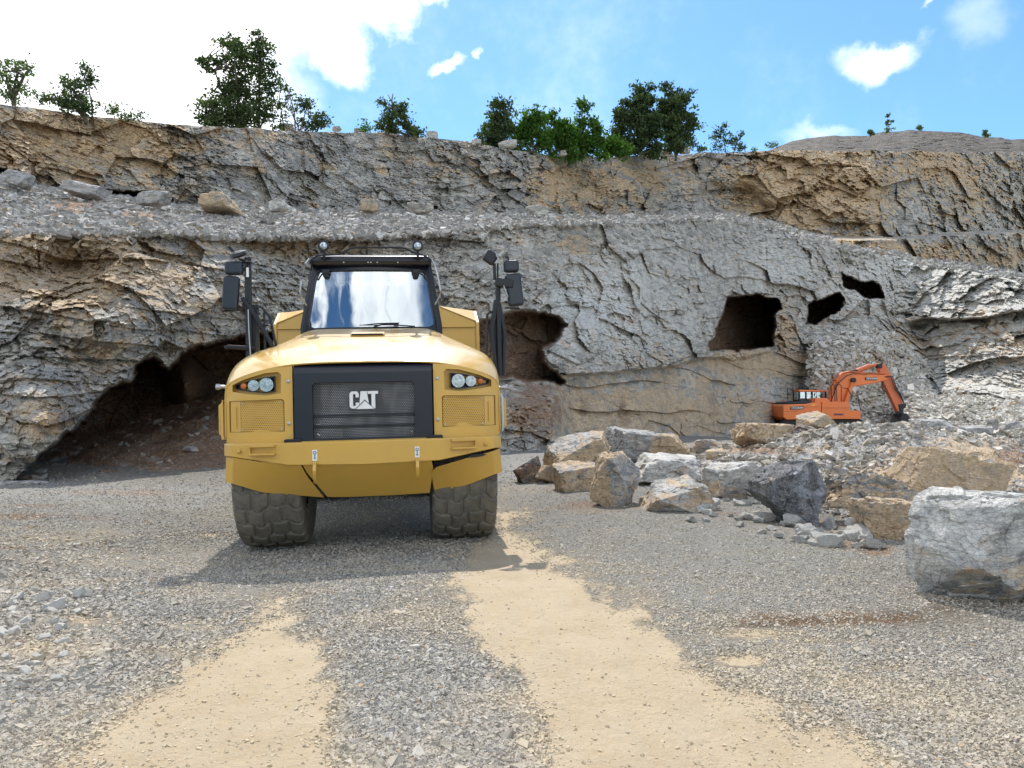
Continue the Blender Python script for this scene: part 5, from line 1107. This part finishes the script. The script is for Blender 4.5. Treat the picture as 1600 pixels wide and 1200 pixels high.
def tree(name, lab, base, Y, clumps, mat, seed, stems=None, leaf=.10, dens=1., group='trees and shrubs on the cliff top', cat='tree', trunkr=.09):
    """base: foot of the tree; clumps: (px, py, radius px) volumes of leaves hung on limbs"""
    rg = np.random.default_rng(seed); kx = Y/FPX
    O = at(base[0], base[1], Y); T = empty(name, tuple(O), label=lab, cat=cat, group=group)
    w = MB(); L = []; LC = []
    for s in (stems or []):
        pts = [np.array(at(a, b, Y+rg.normal(0, .3)))-O for a, b in s]; pts[0][2] -= .3
        w.tube(pts, trunkr, 6, [trunkr*(1-.75*i/(len(pts)-1)) for i in range(len(pts))])
    for cx_, cy_, r in clumps:
        rad = r*kx; c = at(cx_, cy_, Y+rg.normal(0, rad*.7))-O
        # limb from the trunk up to the clump
        z0 = rg.uniform(.15, .6)*c[2]; st = np.array([c[0]*.12*rg.uniform(0, 1), 0, max(z0, 0)]) if not stems else None
        if stems:
            s = stems[rg.integers(len(stems))]; q = [np.array(at(a, b, Y))-O for a, b in s]; j = min(range(len(q)), key=lambda i: np.linalg.norm(q[i]-c)+(.0 if q[i][2] < c[2] else 2)); st = q[max(j-0, 0)]
        mid = (st+c)/2+rg.normal(0, .12*rad+.03, 3); w.tube([st, mid, c], .03, 5, [trunkr*.5, trunkr*.3, .012])
        for t_ in range(max(2, int(5*rad))):
            e = c+rg.normal(0, .55*rad, 3); w.tube([c, (c+e)/2+rg.normal(0, .05, 3), e], .01, 4, [.02, .014, .006])
        # several leaf sprays inside the clump
        ns = max(3, int(13*dens*rad**1.4+3)); sc_ = c+rg.normal(0, .58, (ns, 3))*rad*np.array([1, 1, .85])
        for q in sc_:
            m = int(rg.integers(14, 34)); p = q+rg.normal(0, 1, (m, 3))*np.array([.26, .26, .17])*(.55+.5*rad); L.append(p); LC.append(np.full(m, rg.uniform(0, 1)))
    L = np.concatenate(L); LC = np.clip(np.concatenate(LC)+rg.normal(0, .18, len(L)), 0, 1); n = len(L)
    a = rg.normal(0, 1, (n, 3)); a /= np.linalg.norm(a, axis=1)[:, None]; b_ = np.cross(a, rg.normal(0, 1, (n, 3))); b_ /= np.linalg.norm(b_, axis=1)[:, None]
    sz = leaf*rg.uniform(.6, 1.3, n)[:, None]
    V = np.stack([L-a*sz, L+b_*sz*.5, L+a*sz, L-b_*sz*.5], 1).reshape(-1, 3)
    w.build('trunk', M['bark'], T)
    link('crown', new_mesh('crown', V, np.arange(4*n).reshape(-1, 4), mat, {'rnd': np.repeat(LC, 4)}), T)
    return T
def fill(poly, n, r, seed):
    rg = np.random.default_rng(seed); out = []; xs = [p[0] for p in poly]; ys_ = [p[1] for p in poly]
    while len(out) < n:
        x, y_ = rg.uniform(min(xs), max(xs)), rg.uniform(min(ys_), max(ys_))
        if sdf(poly, np.array([x]), np.array([y_]))[0] > r*.35: out.append((x, y_, r*rg.uniform(.6, 1.25)))
    return out
D_, G_, P_ = M['leaf_dark'], M['leaf_green'], M['leaf_pale']
tree('broadleaf_tree', 'sparse light green tree at the far left edge of the rim', (22, 168), 33, [(8, 110, 9), (22, 102, 9), (38, 98, 8), (50, 108, 6), (28, 118, 8), (12, 128, 8), (40, 140, 7), (18, 148, 9), (4, 146, 7), (30, 132, 6), (20, 158, 6), (2, 118, 8)], P_, 1, [[(22, 168), (22, 145), (24, 125), (30, 105)], [(22, 150), (12, 130), (8, 112)], [(22, 140), (38, 118), (50, 106)]], .08, .8)
tree('leaning_tree', 'dark low tree swept to the left on the rim near the left edge', (135, 180), 34, [(70, 155, 6), (82, 152, 7), (94, 158, 8), (104, 148, 9), (112, 140, 9), (122, 132, 9), (130, 145, 11), (118, 160, 10), (135, 162, 10), (128, 172, 9), (104, 128, 6), (140, 172, 7), (98, 164, 7), (110, 168, 7)], D_, 2, [[(135, 180), (128, 160), (115, 142), (104, 128)], [(132, 172), (110, 160), (80, 154), (62, 154)]], .09, 1.)
tree('sapling', 'thin bare sapling standing right of the dark swept tree', (146, 182), 34, [(134, 110, 5), (128, 105, 4), (142, 122, 4), (136, 118, 4), (132, 128, 3)], D_, 3, [[(146, 182), (142, 155), (137, 130), (132, 105)]], .08, .8, trunkr=.04)
tree('shrub', 'tiny shrub on the rim between the sapling and the tallest tree', (178, 184), 35, [(176, 172, 5), (182, 168, 4), (172, 176, 4)], P_, 4, None, .07, 1., cat='shrub', trunkr=.02)
tree('shrub', 'low shrub on the rim right of the tiny shrub', (200, 188), 35, [(192, 180, 4), (200, 182, 4), (220, 182, 5)], D_, 5, None, .07, 1., cat='shrub', trunkr=.02)
tree('broadleaf_tree', 'tallest tree on the left rim, broad and dark with loose branches to the left', (372, 204), 43, [(x, y, r) for x, y, r in fill([(318, 200), (315, 165), (330, 140), (345, 105), (338, 85), (352, 62), (368, 56), (382, 70), (392, 100), (400, 130), (400, 202)], 46, 13, 6)]+[(318, 98, 6), (326, 108, 6), (312, 94, 4), (334, 96, 7), (316, 186, 7), (366, 60, 7), (350, 66, 6)], D_, 6, [[(372, 204), (372, 160), (368, 110), (364, 62)], [(372, 190), (350, 150), (335, 110), (318, 96)], [(374, 180), (390, 140)]], .11, .85)
tree('spire_tree', 'narrow dark tree with a pointed top on the rim, beside the broad one', (404, 205), 43.5, [(404, 52, 7), (398, 62, 8), (410, 66, 8), (402, 78, 9), (412, 84, 8), (400, 96, 10), (412, 104, 10), (420, 98, 6), (404, 116, 11), (416, 122, 10), (404, 136, 12), (418, 144, 11), (402, 156, 12), (418, 164, 11), (404, 176, 12), (420, 184, 11), (400, 194, 11), (425, 132, 6), (422, 74, 5)], D_, 7, [[(404, 205), (405, 150), (406, 100), (404, 48)]], .11, 1.05)
tree('thin_tree', 'thin see through tree with bare twigs right of the narrow pointed tree', (462, 206), 44, [(436, 122, 6), (444, 140, 7), (438, 160, 7), (452, 152, 5), (470, 158, 6), (482, 156, 6), (478, 168, 6), (494, 182, 7), (506, 184, 6), (488, 194, 8), (470, 190, 6), (446, 184, 8), (456, 170, 5), (512, 190, 4), (500, 196, 7), (480, 200, 6), (436, 196, 8)], D_, 8, [[(462, 206), (460, 175), (450, 140), (444, 120)], [(466, 206), (476, 180), (483, 158)], [(468, 204), (490, 192), (512, 186)], [(446, 206), (438, 165), (434, 125)]], .10, .75, trunkr=.05)
tree('shrub', 'small round shrub on the rim left of the wind bent tree', (571, 207), 47, [(569, 198, 6), (575, 201, 5)], G_, 9, None, .09, 1., cat='shrub', trunkr=.03)
tree('wind_bent_tree', 'wind bent tree leaning left with bare twigs at its top', (650, 212), 49, [(600, 160, 5), (605, 172, 6), (612, 180, 7), (618, 168, 6), (624, 176, 8), (632, 186, 9), (640, 196, 9), (648, 204, 9), (598, 190, 7), (592, 198, 6), (606, 200, 9), (620, 202, 9), (628, 196, 9), (630, 166, 5), (656, 208, 6), (612, 192, 7), (640, 208, 7)], D_, 10, [[(652, 214), (636, 190), (618, 170), (606, 148)], [(640, 200), (615, 180), (598, 160)], [(640, 206), (610, 200), (592, 196)], [(618, 170), (612, 158), (614, 146)]], .11, 1.)
for i, (lab, bx, poly, n, m) in enumerate([
    ('leftmost tree of the green thicket, dark with a pointed top', 778, [(748, 235), (752, 205), (768, 185), (776, 158), (792, 156), (800, 180), (806, 215), (806, 240)], 24, D_),
    ('bright green bushy tree, second from the left in the thicket', 832, [(796, 240), (800, 200), (815, 172), (838, 166), (852, 180), (858, 210), (858, 243)], 26, G_),
    ('bright green bushy tree in the middle of the thicket', 872, [(842, 244), (846, 190), (862, 170), (882, 166), (896, 184), (900, 215), (900, 246)], 26, G_),
    ('green tree with a tall light top at the right of the thicket', 910, [(888, 246), (890, 190), (902, 172), (904, 156), (918, 156), (928, 180), (940, 200), (948, 225), (945, 247)], 24, G_),
    ('low green bush between the thicket and the dark tree pair', 958, [(930, 247), (935, 228), (950, 215), (975, 222), (985, 247)], 12, G_)]):
    tree('thicket_tree' if i < 4 else 'bush', lab, (bx, 244), 58+i*1.5, [(x, y, r) for x, y, r in fill(poly, n, 9, 20+i)], m, 20+i, None, .15, 1.35, cat='tree' if i < 4 else 'bush', group='thicket on the rim', trunkr=.12)
tree('dense_tree', 'left tree of the dark pair, broad and dense with a rounded top', (1000, 244), 70, fill([(955, 242), (950, 210), (962, 180), (972, 155), (985, 140), (1008, 136), (1024, 146), (1034, 175), (1036, 244)], 52, 10, 31), D_, 31, None, .17, 1.3, trunkr=.15)
tree('dense_tree', 'right tree of the dark pair, taller and looser with a visible trunk', (1056, 244), 71, fill([(1034, 240), (1032, 150), (1046, 130), (1062, 130), (1074, 150), (1080, 180), (1086, 200), (1076, 215), (1066, 238)], 34, 12, 32)+[(1080, 186, 7), (1084, 198, 6), (1044, 134, 7)], D_, 32, [[(1056, 246), (1058, 200), (1054, 150), (1046, 132)]], .16, 1., trunkr=.12)
tree('shrub', 'small loose shrub at the right foot of the dark tree pair', (1084, 240), 73, [(1074, 222, 6), (1084, 226, 7), (1094, 232, 6), (1080, 214, 4)], D_, 33, None, .12, 1., cat='shrub', trunkr=.04)
tree('young_tree', 'pale loose young tree alone on the rim right of the dark pair', (1136, 240), 80, [(1118, 214, 7), (1126, 204, 7), (1132, 198, 5), (1130, 214, 8), (1140, 222, 8), (1122, 226, 8), (1150, 216, 5), (1152, 226, 7), (1160, 230, 6), (1158, 212, 4), (1114, 230, 6)], D_, 34, [[(1136, 242), (1130, 215), (1130, 198)], [(1144, 242), (1152, 222), (1158, 208)]], .13, .7, trunkr=.05)
tree('shrub', 'tiny shrub at the foot of the brown ridge', (1206, 240), 86, [(1202, 229, 4), (1210, 226, 4), (1180, 234, 4)], P_, 35, None, .11, .9, cat='shrub', trunkr=.03)
for i, (x, yt, yb_, w_, lab) in enumerate([(1387, 179, 205, 5, 'tallest sapling on the crest of the brown ridge'), (1360, 203, 211, 3, 'tiny shrub left of the tallest sapling on the ridge'), (1437, 196, 203, 4, 'small shrub at the highest point of the ridge'), (1540, 204, 215, 3, 'sapling on the right part of the brown ridge')]):
    tree('sapling' if yb_-yt > 10 else 'shrub', lab, (x, yb_+1), 127, [(x, yt+2, w_*.4), (x-1, (yt+yb_)/2, w_*.6), (x+2, yb_-3, w_*.8)], P_, 40+i, None, .2, .5, cat='sapling' if yb_-yt > 10 else 'shrub', group='saplings on the ridge', trunkr=.05)
